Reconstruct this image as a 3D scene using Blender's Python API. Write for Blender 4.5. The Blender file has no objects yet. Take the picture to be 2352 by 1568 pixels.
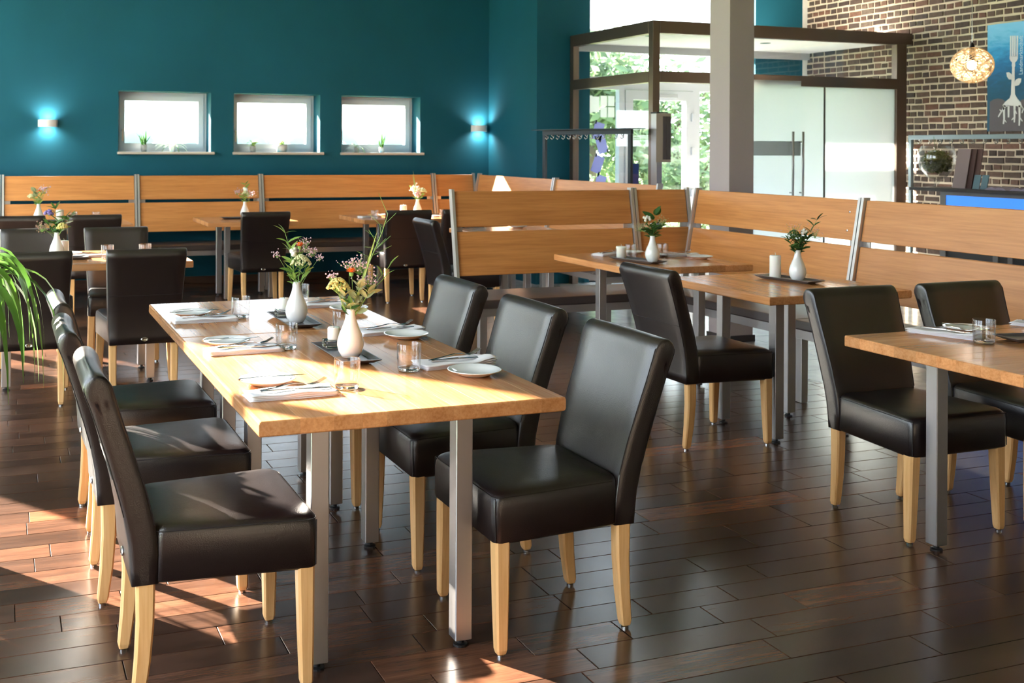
import bpy, bmesh, math, random
from mathutils import Vector, Matrix
random.seed(7)
C = bpy.context.scene.collection
S = bpy.context.scene
PI = math.pi
# ------------------------------------------------------------------ camera
# world X runs along the back wall, world Y towards the back wall; the camera stands at the origin
TH = 0.353; HC = 1.434
cd = bpy.data.cameras.new('camera'); cam = bpy.data.objects.new('camera', cd); C.objects.link(cam)
s_, c_ = math.sin(TH), math.cos(TH); rl = 0.005
rt = Vector((c_, -s_, rl)).normalized(); fw = Vector((s_, c_, 0)); up = rt.cross(fw).normalized()
cam.matrix_world = Matrix(((rt.x, up.x, -fw.x, 0), (rt.y, up.y, -fw.y, 0), (rt.z, up.z, -fw.z, HC), (0, 0, 0, 1)))
cd.sensor_width = 36; cd.lens = 2518 / 2352 * 36
cd.shift_x = (1176 - 932) / 2352; cd.shift_y = -(784 - 341.3) / 2352
cd.clip_start = 0.05; cd.clip_end = 400
cd.dof.use_dof = True; cd.dof.focus_distance = 3.7; cd.dof.aperture_fstop = 7.0
S.camera = cam
# ------------------------------------------------------------------ light
SKY = 6.3; SUN = 54.0
w = bpy.data.worlds.new('world'); S.world = w; w.use_nodes = True
nt = w.node_tree; bg = nt.nodes['Background']
tc = nt.nodes.new('ShaderNodeTexCoord'); sx = nt.nodes.new('ShaderNodeSeparateXYZ'); cr = nt.nodes.new('ShaderNodeValToRGB')
nt.links.new(tc.outputs['Generated'], sx.inputs[0]); nt.links.new(sx.outputs['Z'], cr.inputs['Fac']); nt.links.new(cr.outputs['Color'], bg.inputs['Color'])
cr.color_ramp.elements[0].color = (0.84, 0.92, 1.0, 1); cr.color_ramp.elements[1].color = (0.62, 0.78, 1.0, 1)
bg.inputs['Strength'].default_value = SKY
sd = bpy.data.lights.new('sun', 'SUN'); sd.energy = SUN; sd.angle = 0.012; sd.color = (1.0, 0.90, 0.76)
sun = bpy.data.objects.new('sun', sd); C.objects.link(sun)
sv = Vector((0.555, -0.831, -0.488)).normalized()      # travel direction of the sunlight
sun.rotation_euler = sv.to_track_quat('-Z', 'Y').to_euler(); sun.location = (-10, 20, 12)
S.view_settings.view_transform = 'Standard'; S.view_settings.look = 'None'
S.view_settings.exposure = 0.80; S.view_settings.gamma = 1.0
try: S.view_settings.use_curve_mapping = False
except Exception: pass
S.cycles.max_bounces = 10; S.cycles.diffuse_bounces = 5; S.cycles.glossy_bounces = 4
S.cycles.transmission_bounces = 8; S.cycles.transparent_max_bounces = 24
S.cycles.sample_clamp_indirect = 6.0; S.cycles.caustics_reflective = False; S.cycles.caustics_refractive = False

# ------------------------------------------------------------------ materials
def srgb(r, g, b):
    f = lambda c: (c / 255 / 12.92) if c / 255 <= 0.04045 else ((c / 255 + 0.055) / 1.055) ** 2.4
    return (f(r), f(g), f(b), 1)
def mat(name, col, rough=0.5, metal=0.0, spec=0.5, coat=0.0, emit=None, estr=0.0, trans=0.0):
    m = bpy.data.materials.new(name); m.use_nodes = True; p = m.node_tree.nodes['Principled BSDF']
    p.inputs['Base Color'].default_value = col if len(col) == 4 else (*col, 1)
    p.inputs['Roughness'].default_value = rough; p.inputs['Metallic'].default_value = metal
    p.inputs['Specular IOR Level'].default_value = spec
    p.inputs['Coat Weight'].default_value = coat; p.inputs['Coat Roughness'].default_value = 0.12
    p.inputs['Transmission Weight'].default_value = trans
    if emit: p.inputs['Emission Color'].default_value = (*emit[:3], 1); p.inputs['Emission Strength'].default_value = estr
    return m
def N(m, t, **k):
    n = m.node_tree.nodes.new(t)
    for a, b in k.items(): setattr(n, a, b)
    return n
def L(m, a, b): m.node_tree.links.new(a, b)
def coords(m, scale, rnd=True):
    """object coordinates, shifted at random per object / per loose piece, then scaled"""
    tc = N(m, 'ShaderNodeTexCoord'); mp = N(m, 'ShaderNodeMapping'); mp.inputs['Scale'].default_value = scale
    if rnd:
        oi = N(m, 'ShaderNodeObjectInfo'); ge = N(m, 'ShaderNodeNewGeometry')
        ad = N(m, 'ShaderNodeMath', operation='ADD'); L(m, oi.outputs['Random'], ad.inputs[0]); L(m, ge.outputs['Random Per Island'], ad.inputs[1])
        fr = N(m, 'ShaderNodeMath', operation='FRACT'); L(m, ad.outputs[0], fr.inputs[0])
        mu = N(m, 'ShaderNodeMath', operation='MULTIPLY'); mu.inputs[1].default_value = 37.0; L(m, fr.outputs[0], mu.inputs[0])
        va = N(m, 'ShaderNodeVectorMath', operation='ADD'); L(m, tc.outputs['Object'], va.inputs[0]); L(m, mu.outputs[0], va.inputs[1])
        L(m, va.outputs[0], mp.inputs['Vector']); return mp.outputs[0], fr.outputs[0]
    L(m, tc.outputs['Object'], mp.inputs['Vector']); return mp.outputs[0], None
def ramp(m, src, stops):
    r = N(m, 'ShaderNodeValToRGB'); L(m, src, r.inputs['Fac']); e = r.color_ramp.elements
    while len(e) < len(stops): e.new(0.5)
    for el, (p, c) in zip(e, stops): el.position = p; el.color = c
    return r.outputs['Color']
def noise(m, vec, scale, detail=4, rough=0.55, dist=0.0):
    n = N(m, 'ShaderNodeTexNoise'); n.inputs['Scale'].default_value = scale; n.inputs['Detail'].default_value = detail
    n.inputs['Roughness'].default_value = rough; n.inputs['Distortion'].default_value = dist
    if vec is not None: L(m, vec, n.inputs['Vector'])
    return n.outputs['Fac']
def bump(m, h, st, dist=0.01):
    p = m.node_tree.nodes['Principled BSDF']
    b = N(m, 'ShaderNodeBump'); b.inputs['Strength'].default_value = st; b.inputs['Distance'].default_value = dist
    L(m, h, b.inputs['Height']); L(m, b.outputs['Normal'], p.inputs['Normal'])
def mixc(m, fac, a, b, mode='MIX'):
    x = N(m, 'ShaderNodeMix', data_type='RGBA', blend_type=mode)
    if isinstance(fac, float): x.inputs[0].default_value = fac
    else: L(m, fac, x.inputs[0])
    for i, v in ((6, a), (7, b)):
        if isinstance(v, tuple): x.inputs[i].default_value = v
        else: L(m, v, x.inputs[i])
    return x.outputs[2]
def wood(name, cols, axis, rough=0.3, tone=0.35, coat=0.0, scale=1.0, bumpst=0.12, knots=0.0):
    """cols = dark, mid, light; axis 0/1/2 = direction of the grain"""
    m = mat(name, cols[1], rough, coat=coat); p = m.node_tree.nodes['Principled BSDF']
    sc = [14 * scale] * 3; sc[axis] = 0.9 * scale
    v, r = coords(m, sc)
    n1 = noise(m, v, 2.2, 6, 0.6, 0.6); sc2 = [90 * scale] * 3; sc2[axis] = 3 * scale
    v2, _ = coords(m, sc2); n2 = noise(m, v2, 2.0, 3, 0.6)
    col = ramp(m, n1, [(0.3, cols[0]), (0.5, cols[1]), (0.72, cols[2])])
    col = mixc(m, 0.35, col, ramp(m, n2, [(0.35, cols[0]), (0.6, cols[2])]), 'MIX')
    if tone:
        t = ramp(m, r, [(0.0, (1 - tone, 1 - tone, 1 - tone * 1.05, 1)), (1.0, (1 + tone * 0.45, 1 + tone * 0.4, 1 + tone * 0.35, 1))])
        col = mixc(m, 1.0, col, t, 'MULTIPLY')
    L(m, col, p.inputs['Base Color']); bump(m, n2, bumpst, 0.003)
    return m
table_cols = (srgb(188, 120, 70), srgb(216, 148, 94), srgb(230, 168, 116))
W_TABLE_Y = wood('table_oak_y', table_cols, 1, 0.22, 0.26, coat=0.3, scale=.7, bumpst=.05)
W_TABLE_X = wood('table_oak_x', table_cols, 0, 0.2, 0.22, coat=0.3)
W_BENCH = wood('bench_beech', (srgb(186, 118, 62), srgb(206, 136, 76), srgb(222, 154, 92)), 0, 0.38, 0.10, scale=0.55, bumpst=0.05)
W_LEG = wood('chair_leg_beech', (srgb(226, 168, 104), srgb(240, 188, 124), srgb(248, 202, 144)), 2, 0.35, 0.10, bumpst=0.05)
def floor_mat():
    m = mat('floor_oak', srgb(92, 60, 44), 0.22, spec=0.7); p = m.node_tree.nodes['Principled BSDF']
    v, r = coords(m, (1.0, 9, 9)); n1 = noise(m, v, 2.2, 5, 0.55, 0.6)
    v2, _ = coords(m, (5, 90, 60)); n2 = noise(m, v2, 2.0, 4, 0.6)
    v3, _ = coords(m, (3, 3, 3)); n3 = noise(m, v3, 1.6, 4, 0.7)
    c = ramp(m, n1, [(0.25, srgb(42, 27, 21)), (0.5, srgb(76, 52, 41)), (0.78, srgb(108, 76, 59))])
    c = mixc(m, 0.3, c, ramp(m, n2, [(0.3, srgb(50, 34, 28)), (0.7, srgb(116, 86, 70))]))
    t = ramp(m, r, [(0.0, (0.50, 0.48, 0.46, 1)), (0.5, (0.86, 0.82, 0.78, 1)), (0.88, (1.25, 1.12, 1.0, 1)), (0.95, (1.5, 1.25, 1.05, 1)), (1.0, (2.7, 2.0, 1.6, 1))])
    c = mixc(m, 1.0, c, t, 'MULTIPLY'); L(m, c, p.inputs['Base Color'])
    ro = N(m, 'ShaderNodeMapRange'); ro.inputs['To Min'].default_value = 0.20; ro.inputs['To Max'].default_value = 0.30
    L(m, n3, ro.inputs['Value']); L(m, ro.outputs[0], p.inputs['Roughness']); bump(m, n2, 0.05, 0.002)
    return m
M_FLOOR = floor_mat()
def leather(name, col):
    m = mat(name, col, 0.36, spec=1.0); tcn = N(m, 'ShaderNodeTexCoord')
    vo = N(m, 'ShaderNodeTexVoronoi'); vo.inputs['Scale'].default_value = 420; L(m, tcn.outputs['Object'], vo.inputs['Vector'])
    n2 = noise(m, tcn.outputs['Object'], 26, 3); ad = N(m, 'ShaderNodeMath', operation='MULTIPLY_ADD'); L(m, n2, ad.inputs[0]); ad.inputs[1].default_value = 1.4
    L(m, vo.outputs['Distance'], ad.inputs[2]); bump(m, ad.outputs[0], 0.22, 0.0016)
    v3 = noise(m, tcn.outputs['Object'], 7, 4); mr = N(m, 'ShaderNodeMapRange'); mr.inputs['To Min'].default_value = 0.29; mr.inputs['To Max'].default_value = 0.38
    L(m, v3, mr.inputs['Value']); L(m, mr.outputs[0], m.node_tree.nodes['Principled BSDF'].inputs['Roughness'])
    return m
M_LEATHER = leather('dark_brown_leather', srgb(22, 13, 14))
M_SEAM = mat('seam_thread', srgb(26, 19, 19), 0.6)
def brushed(name, col, rough=0.32):
    m = mat(name, col, rough, metal=0.92); v, _ = coords(m, (220, 220, 4)); n = noise(m, v, 1.0, 3)
    mr = N(m, 'ShaderNodeMapRange'); mr.inputs['To Min'].default_value = rough - 0.08; mr.inputs['To Max'].default_value = rough + 0.14
    L(m, n, mr.inputs['Value']); L(m, mr.outputs[0], m.node_tree.nodes['Principled BSDF'].inputs['Roughness'])
    return m
M_STEEL = brushed('brushed_steel', srgb(178, 174, 174), 0.34)
M_STEEL_FRAME = brushed('frame_steel', srgb(124, 108, 98), 0.34)
M_POST = mat('post_steel', srgb(206, 202, 200), 0.42, metal=0.75)
M_CHROME = mat('chrome', srgb(215, 215, 215), 0.12, metal=1.0)
M_CUTLERY = mat('cutlery_steel', srgb(190, 188, 186), 0.16, metal=1.0)
M_BLACK = mat('black_plastic', srgb(22, 22, 24), 0.45)
M_RACK = mat('dark_rack_metal', srgb(44, 52, 60), 0.4, metal=0.3)
M_RACKG = mat('grey_rack_metal', srgb(128, 142, 150), 0.4, metal=0.4)
M_WHITEPLASTIC = mat('white_frame_plastic', srgb(226, 228, 236), 0.35)
M_PORCELAIN = mat('white_porcelain', srgb(238, 238, 236), 0.12, coat=0.4)
M_CANDLE = mat('candle_wax', srgb(240, 236, 226), 0.5); M_CANDLE.node_tree.nodes['Principled BSDF'].inputs['Subsurface Weight'].default_value = 0.2
M_LINEN = mat('white_linen', srgb(236, 232, 234), 0.85)
vv, _ = coords(M_LINEN, (700, 700, 700), False); bump(M_LINEN, noise(M_LINEN, vv, 1.0, 2), 0.15, 0.001)
M_SLATE = mat('grey_ceramic_tray', srgb(84, 82, 86), 0.28)
M_PLASTER = mat('white_plaster', srgb(232, 230, 226), 0.8)
M_COLUMN = mat('column_paint', srgb(176, 162, 163), 0.75)
M_CREAM = mat('cream_plaster', srgb(214, 202, 186), 0.85)
M_CONCRETE = mat('pot_concrete', srgb(176, 172, 168), 0.8)
def teal():
    m = mat('teal_wall_paint', srgb(0, 92, 118), 0.75, spec=0.3); p = m.node_tree.nodes['Principled BSDF']
    v, _ = coords(m, (1, 1, 1), False); n = noise(m, v, 1.3, 3)
    L(m, ramp(m, n, [(0.3, srgb(8, 78, 96)), (0.7, srgb(10, 84, 104))]), p.inputs['Base Color'])
    v2, _ = coords(m, (160, 160, 160), False); bump(m, noise(m, v2, 1, 3), 0.12, 0.002); return m
M_TEAL = teal()
def glass_thin(name, tint=(1, 1, 1, 1), rough=0.0, ior=1.45):
    m = bpy.data.materials.new(name); m.use_nodes = True; t = m.node_tree; t.nodes.remove(t.nodes['Principled BSDF'])
    o = t.nodes['Material Output']; tr = t.nodes.new('ShaderNodeBsdfTransparent'); tr.inputs['Color'].default_value = tint
    gl = t.nodes.new('ShaderNodeBsdfGlossy'); gl.inputs['Roughness'].default_value = rough
    fr = t.nodes.new('ShaderNodeFresnel')
    ge = t.nodes.new('ShaderNodeNewGeometry'); mr = t.nodes.new('ShaderNodeMapRange'); mr.inputs['To Min'].default_value = ior; mr.inputs['To Max'].default_value = 1 / ior   # same reflectance on both faces of the pane
    t.links.new(ge.outputs['Backfacing'], mr.inputs['Value']); t.links.new(mr.outputs[0], fr.inputs['IOR']); mx = t.nodes.new('ShaderNodeMixShader')
    t.links.new(fr.outputs[0], mx.inputs[0]); t.links.new(tr.outputs[0], mx.inputs[1]); t.links.new(gl.outputs[0], mx.inputs[2]); t.links.new(mx.outputs[0], o.inputs[0])
    return m
M_PANE = glass_thin('window_glass', (0.97, 0.98, 0.98, 1))
M_TUMBLER = glass_thin('tumbler_glass', (0.93, 0.93, 0.93, 1), 0.02, 1.75)
_t = M_TUMBLER.node_tree; _o = _t.nodes['Material Output']; _s = _o.inputs[0].links[0].from_socket; _g = _t.nodes.new('ShaderNodeBsdfGlass'); _g.inputs['IOR'].default_value = 1.48; _x = _t.nodes.new('ShaderNodeMixShader'); _x.inputs[0].default_value = .0
_t.links.new(_s, _x.inputs[1]); _t.links.new(_g.outputs[0], _x.inputs[2]); _t.links.new(_x.outputs[0], _o.inputs[0])
M_TUMBASE = bpy.data.materials.new('thick_glass'); M_TUMBASE.use_nodes = True
_p = M_TUMBASE.node_tree.nodes['Principled BSDF']; _p.inputs['Transmission Weight'].default_value = 1; _p.inputs['Roughness'].default_value = 0.02; _p.inputs['Base Color'].default_value = (0.98, 0.97, 0.96, 1)
def frosted():
    m = bpy.data.materials.new('frosted_glass'); m.use_nodes = True; t = m.node_tree; t.nodes.remove(t.nodes['Principled BSDF']); o = t.nodes['Material Output']
    tl = t.nodes.new('ShaderNodeBsdfTranslucent'); tl.inputs['Color'].default_value = (0.86, 0.9, 0.92, 1)
    di = t.nodes.new('ShaderNodeBsdfDiffuse'); di.inputs['Color'].default_value = (0.74, 0.78, 0.8, 1)
    tr = t.nodes.new('ShaderNodeBsdfTransparent'); gl = t.nodes.new('ShaderNodeBsdfGlossy'); gl.inputs['Roughness'].default_value = 0.15
    a = t.nodes.new('ShaderNodeMixShader'); a.inputs[0].default_value = 0.30; b = t.nodes.new('ShaderNodeMixShader'); b.inputs[0].default_value = 0.10; c = t.nodes.new('ShaderNodeMixShader'); c.inputs[0].default_value = 0.06
    t.links.new(tl.outputs[0], a.inputs[1]); t.links.new(di.outputs[0], a.inputs[2]); t.links.new(a.outputs[0], b.inputs[1]); t.links.new(tr.outputs[0], b.inputs[2])
    t.links.new(b.outputs[0], c.inputs[1]); t.links.new(gl.outputs[0], c.inputs[2]); t.links.new(c.outputs[0], o.inputs[0]); return m
M_FROST = frosted()
def leafmat(name, c1, c2, rough=0.4, transl=0.35):
    m = mat(name, c1, rough); t = m.node_tree; p = t.nodes['Principled BSDF']; o = t.nodes['Material Output']
    ge = t.nodes.new('ShaderNodeNewGeometry'); oi = t.nodes.new('ShaderNodeObjectInfo'); ad = t.nodes.new('ShaderNodeMath'); ad.operation = 'ADD'
    t.links.new(ge.outputs['Random Per Island'], ad.inputs[0]); t.links.new(oi.outputs['Random'], ad.inputs[1]); fr = t.nodes.new('ShaderNodeMath'); fr.operation = 'FRACT'; t.links.new(ad.outputs[0], fr.inputs[0])
    r = t.nodes.new('ShaderNodeValToRGB'); t.links.new(fr.outputs[0], r.inputs[0]); r.color_ramp.elements[0].color = c1; r.color_ramp.elements[1].color = c2
    t.links.new(r.outputs[0], p.inputs['Base Color']); tl = t.nodes.new('ShaderNodeBsdfTranslucent'); t.links.new(r.outputs[0], tl.inputs['Color'])
    mx = t.nodes.new('ShaderNodeMixShader'); mx.inputs[0].default_value = transl; t.links.new(p.outputs[0], mx.inputs[1]); t.links.new(tl.outputs[0], mx.inputs[2]); t.links.new(mx.outputs[0], o.inputs[0]); return m
M_LEAF = leafmat('fresh_leaf', srgb(104, 142, 62), srgb(160, 188, 96))
M_LEAFD = leafmat('dark_leaf', srgb(46, 84, 40), srgb(84, 122, 60))
M_EUCA = leafmat('grey_green_leaf', srgb(140, 152, 112), srgb(190, 196, 152))
M_PLANT = leafmat('strap_leaf', srgb(62, 108, 38), srgb(112, 158, 66), 0.35, .25)
M_TREE = leafmat('tree_leaf', srgb(84, 108, 76), srgb(140, 158, 112), 0.6, 0.4)
M_ORANGE = mat('orange_petal', srgb(244, 128, 44), 0.6)
M_PINK = mat('pink_blossom', srgb(206, 172, 184), 0.7)
M_WBERRY = mat('white_berry', srgb(240, 236, 222), 0.5)
M_UMBEL = mat('cream_green_umbel', srgb(206, 204, 158), 0.8)
M_YELLOW = mat('yellow_umbel', srgb(206, 192, 120), 0.8)
M_PURPLE = mat('purple_blossom', srgb(120, 104, 160), 0.7)
M_STEM = mat('green_stem', srgb(120, 160, 80), 0.6)
M_GRASSB = mat('grass_blade', srgb(170, 190, 110), 0.6)
M_BARK = mat('bark', srgb(96, 80, 66), 0.9)

# ------------------------------------------------------------------ helpers
def meshobj(name, me, m=None, parent=None, loc=None, rot=None, label=None):
    o = bpy.data.objects.new(name, me); C.objects.link(o)
    if m is not None and not me.materials: me.materials.append(m)
    if parent: o.parent = parent
    if loc is not None: o.location = loc
    if rot is not None: o.rotation_euler = rot
    if label: o['label'] = label
    return o
def bmobj(name, bm, m=None, parent=None, loc=None, rot=None, smooth=False, label=None):
    me = bpy.data.meshes.new(name); bm.normal_update(); bm.to_mesh(me); bm.free()
    if smooth:
        for p in me.polygons: p.use_smooth = True
    return meshobj(name, me, m, parent, loc, rot, label)
def tag(o, label, cat, group=None):
    o['label'] = label; o['category'] = cat
    if group: o['group'] = group
    return o
def thing(name, label, cat, loc=(0, 0, 0), rz=0.0, group=None):
    o = bpy.data.objects.new(name, None); C.objects.link(o); o.empty_display_size = 0.1
    o.location = loc; o.rotation_euler = (0, 0, rz); return tag(o, label, cat, group)
def struct(o): o['kind'] = 'structure'; return o
def stuff(o): o['kind'] = 'stuff'; return o
def copytree(o, parent=None):
    c = o.copy(); C.objects.link(c); c.parent = parent
    for ch in list(o.children): copytree(ch, c)
    return c
def box(bm, x0, x1, y0, y1, z0, z1):
    v = [bm.verts.new(p) for p in ((x0, y0, z0), (x1, y0, z0), (x1, y1, z0), (x0, y1, z0), (x0, y0, z1), (x1, y0, z1), (x1, y1, z1), (x0, y1, z1))]
    for f in ((3, 2, 1, 0), (4, 5, 6, 7), (0, 1, 5, 4), (1, 2, 6, 5), (2, 3, 7, 6), (3, 0, 4, 7)): bm.faces.new([v[i] for i in f])
    return v
def bbox(x0, x1, y0, y1, z0, z1, bev=0.0, seg=2):
    bm = bmesh.new(); box(bm, x0, x1, y0, y1, z0, z1)
    if bev: bmesh.ops.bevel(bm, geom=list(bm.edges), offset=bev, segments=seg, affect='EDGES', profile=0.6)
    return bm
def loft(bm, rings, cap=True, closed=True):
    R = [[bm.verts.new(p) for p in r] for r in rings]; n = len(R[0])
    for a, b in zip(R, R[1:]):
        for i in range(n if closed else n - 1): bm.faces.new((a[i], a[(i + 1) % n], b[(i + 1) % n], b[i]))
    if cap: bm.faces.new(list(reversed(R[0]))); bm.faces.new(R[-1])
    return R
def lathe(bm, prof, seg=24, cx=0, cy=0):
    rings = []
    for r, z in prof: rings.append([(cx + r * math.cos(2 * PI * i / seg), cy + r * math.sin(2 * PI * i / seg), z) for i in range(seg)])
    return loft(bm, rings)
def tube(bm, pts, r, seg=6, r1=None):
    pts = [Vector(p) for p in pts]; rings = []
    for i, p in enumerate(pts):
        d = (pts[min(i + 1, len(pts) - 1)] - pts[max(i - 1, 0)]).normalized()
        a = d.orthogonal().normalized() if i == 0 else (a - d * a.dot(d)).normalized()
        b = d.cross(a); rr = r if r1 is None else r + (r1 - r) * i / (len(pts) - 1)
        rings.append([p + (a * math.cos(2 * PI * k / seg) + b * math.sin(2 * PI * k / seg)) * rr for k in range(seg)])
    loft(bm, rings)
def blob(bm, c, r, sub=1):
    bmesh.ops.create_icosphere(bm, subdivisions=sub, radius=r, matrix=Matrix.Translation(c))
def bar(bm, p, q, wx, wy):
    """rectangular bar from p to q (mostly vertical)"""
    loft(bm, [[(a[0] - wx / 2, a[1] - wy / 2, a[2]), (a[0] + wx / 2, a[1] - wy / 2, a[2]), (a[0] + wx / 2, a[1] + wy / 2, a[2]), (a[0] - wx / 2, a[1] + wy / 2, a[2])] for a in (p, q)])
def sbox(name, x0, x1, y0, y1, z0, z1, m, bev=0.0): return struct(bmobj(name, bbox(x0, x1, y0, y1, z0, z1, bev), m))
def pbox(name, x0, x1, y0, y1, z0, z1, m, parent, bev=0.0, label=None): return bmobj(name, bbox(x0, x1, y0, y1, z0, z1, bev), m, parent, label=label)
def wall_holes(name, axis, at, thick, u0, u1, z0, z1, holes, m):
    """wall in the plane axis=at (0: x, 1: y), with rectangular holes (ua, ub, za, zb)"""
    us = sorted({u0, u1, *[h[0] for h in holes], *[h[1] for h in holes]}); zs = sorted({z0, z1, *[h[2] for h in holes], *[h[3] for h in holes]})
    bm = bmesh.new()
    for a, b in zip(us, us[1:]):
        run = None
        for c, d in zip(zs, zs[1:]):
            hit = any(h[0] <= a + 1e-6 and b - 1e-6 <= h[1] and h[2] <= c + 1e-6 and d - 1e-6 <= h[3] for h in holes)
            if not hit:
                if axis == 1: box(bm, a, b, at, at + thick, c, d)
                else: box(bm, at, at + thick, a, b, c, d)
    bmesh.ops.remove_doubles(bm, verts=bm.verts, dist=1e-5)
    ff = {}
    for f in bm.faces: ff.setdefault(tuple(sorted(v.index for v in f.verts)), []).append(f)
    bm.verts.index_update(); ff = {}
    for f in bm.faces: ff.setdefault(tuple(sorted(v.index for v in f.verts)), []).append(f)
    bmesh.ops.delete(bm, geom=[f for l in ff.values() if len(l) > 1 for f in l], context='FACES')
    return struct(bmobj(name, bm, m))

# ------------------------------------------------------------------ setting
CEIL = 4.4
XL, XR, YB, YF = -1.5, 8.85, 11.65, -2.6     # left wall, brick wall, back wall, wall behind the camera
XRET, YEXT = 5.32, 10.43                      # return wall beside the entrance, entrance wall
XW0, XW1 = 5.96, 8.12                         # tall entrance glazing
WIN = [(1.128, 2.082), (2.328, 3.285), (3.530, 4.465)]
sub = struct(bmobj('floor_base', bbox(XL - 0.3, XR + 0.3, YF - 0.3, YB + 0.3, -0.2, -0.012), mat('joint_dark', srgb(18, 12, 10), 0.7)))
wall_holes('wall_back', 1, YB, 0.42, XL - 0.3, XRET + 0.3, -0.1, CEIL, [(a, b, 1.388, 2.020) for a, b in WIN], M_TEAL)
sbox('wall_return', XRET, XRET + 0.30, YEXT + 0.3, YB, -0.1, CEIL, M_TEAL)
wall_holes('wall_entrance', 1, YEXT, 0.30, XRET, XR + 0.3, -0.1, CEIL, [(XW0, XW1, 0.0, 4.0)], M_TEAL)
HOLES_L = [(0.7, 2.6, 0.1, 3.5), (3.0, 4.9, 0.1, 3.5), (5.68, 7.40, 0.1, 3.5), (7.75, 9.55, 0.1, 3.5), (9.90, 11.30, 0.1, 3.5)]  # unseen openings placed for the sun patches; first two and fourth added for light
wall_holes('wall_left', 0, XL - 0.25, 0.25, YF - 0.3, YB + 0.3, -0.1, CEIL, HOLES_L, M_PLASTER)
sbox('wall_front', XL - 0.3, XR + 0.3, YF - 0.25, YF, -0.1, CEIL, M_CREAM)
sbox('ceiling', XL - 0.3, XR + 0.35, YF - 0.3, YB + 0.45, CEIL, CEIL + 0.15, mat('ceiling_paint', srgb(150, 146, 142), .9))
# unseen left windows, placed for the light: frame, mullion and panes
for k, (a, b, z0, z1) in enumerate(HOLES_L):
    x = XL - 0.2; bm = bmesh.new(); mid = (a + b) / 2 if k != 2 else 6.345; t = 0.055
    box(bm, x, x + .07, a, a + t, z0, z1); box(bm, x, x + .07, b - t, b, z0, z1); box(bm, x, x + .07, a + t, b - t, z0, z0 + t); box(bm, x, x + .07, a + t, b - t, z1 - t, z1)
    box(bm, x, x + .07, mid - .055, mid + .055, z0 + t, z1 - t)
    wo = struct(bmobj('window_%d' % (k + 4), bm, M_WHITEPLASTIC))
    for (p, q) in ((a + t, mid - .055), (mid + .055, b - t)): bmobj('window_pane', bbox(x + .03, x + .036, p, q, z0 + t, z1 - t), M_PANE, wo)
# unseen sheer blind, added over the fourth left window to brighten chair reflections
M_ADDED_BLIND = bpy.data.materials.new('added_blind_sheer'); M_ADDED_BLIND.use_nodes = True; _t = M_ADDED_BLIND.node_tree; _t.nodes.remove(_t.nodes['Principled BSDF'])
_a = _t.nodes.new('ShaderNodeBsdfTranslucent'); _a.inputs['Color'].default_value = (.9, .92, .95, 1); _b = _t.nodes.new('ShaderNodeBsdfDiffuse'); _b.inputs['Color'].default_value = (.8, .8, .8, 1); _m = _t.nodes.new('ShaderNodeMixShader'); _m.inputs[0].default_value = .3
_t.links.new(_a.outputs[0], _m.inputs[1]); _t.links.new(_b.outputs[0], _m.inputs[2]); _t.links.new(_m.outputs[0], _t.nodes['Material Output'].inputs[0])
tag(bmobj('added_blind', bbox(XL - .09, XL - .088, 7.76, 9.54, .12, 3.48), M_ADDED_BLIND), 'added sheer white blind, out of view, spreading light at a left window', 'blind')
# three small back windows
for k, (a, b) in enumerate(WIN):
    y = YB + 0.27; z0, z1 = 1.388, 2.020; f = 0.075; bm = bmesh.new(); e = 0.0
    def fr(x0, x1, za, zb, d0, d1): box(bm, x0, x1, y + d0, y + d1, za, zb)
    for (o_, t_, d0, d1) in ((0.0, 0.035, 0.0, 0.07), (0.035, 0.055, -0.018, 0.06)):
        X0, X1, Z0, Z1 = a + o_, b - o_, z0 + o_, z1 - o_
        fr(X0, X0 + t_, Z0, Z1, d0, d1); fr(X1 - t_, X1, Z0, Z1, d0, d1); fr(X0 + t_, X1 - t_, Z0, Z0 + t_, d0, d1); fr(X0 + t_, X1 - t_, Z1 - t_, Z1, d0, d1)
    wo = struct(bmobj('window_%d' % (k + 1), bm, M_WHITEPLASTIC))
    bmobj('window_pane', bbox(a + .09, b - .09, y + .02, y + .026, z0 + .09, z1 - .09), M_PANE, wo)
    hb = bbox(a + .055, a + .075, y - .045, y - .018, 1.60, 1.625, .003); box(hb, a + .057, a + .073, y - .055, y - .042, 1.50, 1.625)
    bmobj('window_handle', hb, M_CHROME, wo)
    struct(bmobj('trim_%d' % (k + 1), bbox(a - .012, b + .035, YB - .05, YB + .268, 1.362, 1.3875, .004), mat('sill_stone', srgb(196, 186, 176), 0.4)))
struct(bmobj('baseboard_back', bbox(XL, XRET, YB - .018, YB - .001, 0.0, 0.075, .003), wood('baseboard_wood', (srgb(60, 40, 30), srgb(84, 58, 44), srgb(100, 70, 52)), 0, 0.35)))
# column
struct(bmobj('column', bbox(5.085, 5.305, 6.83, 7.075, 0, CEIL - .001, .004), M_COLUMN))
struct(bmobj('baseboard_column', bbox(5.073, 5.317, 6.818, 7.087, 0.0, 0.05, .003), mat('dark_skirting', srgb(52, 40, 38), 0.5)))
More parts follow.
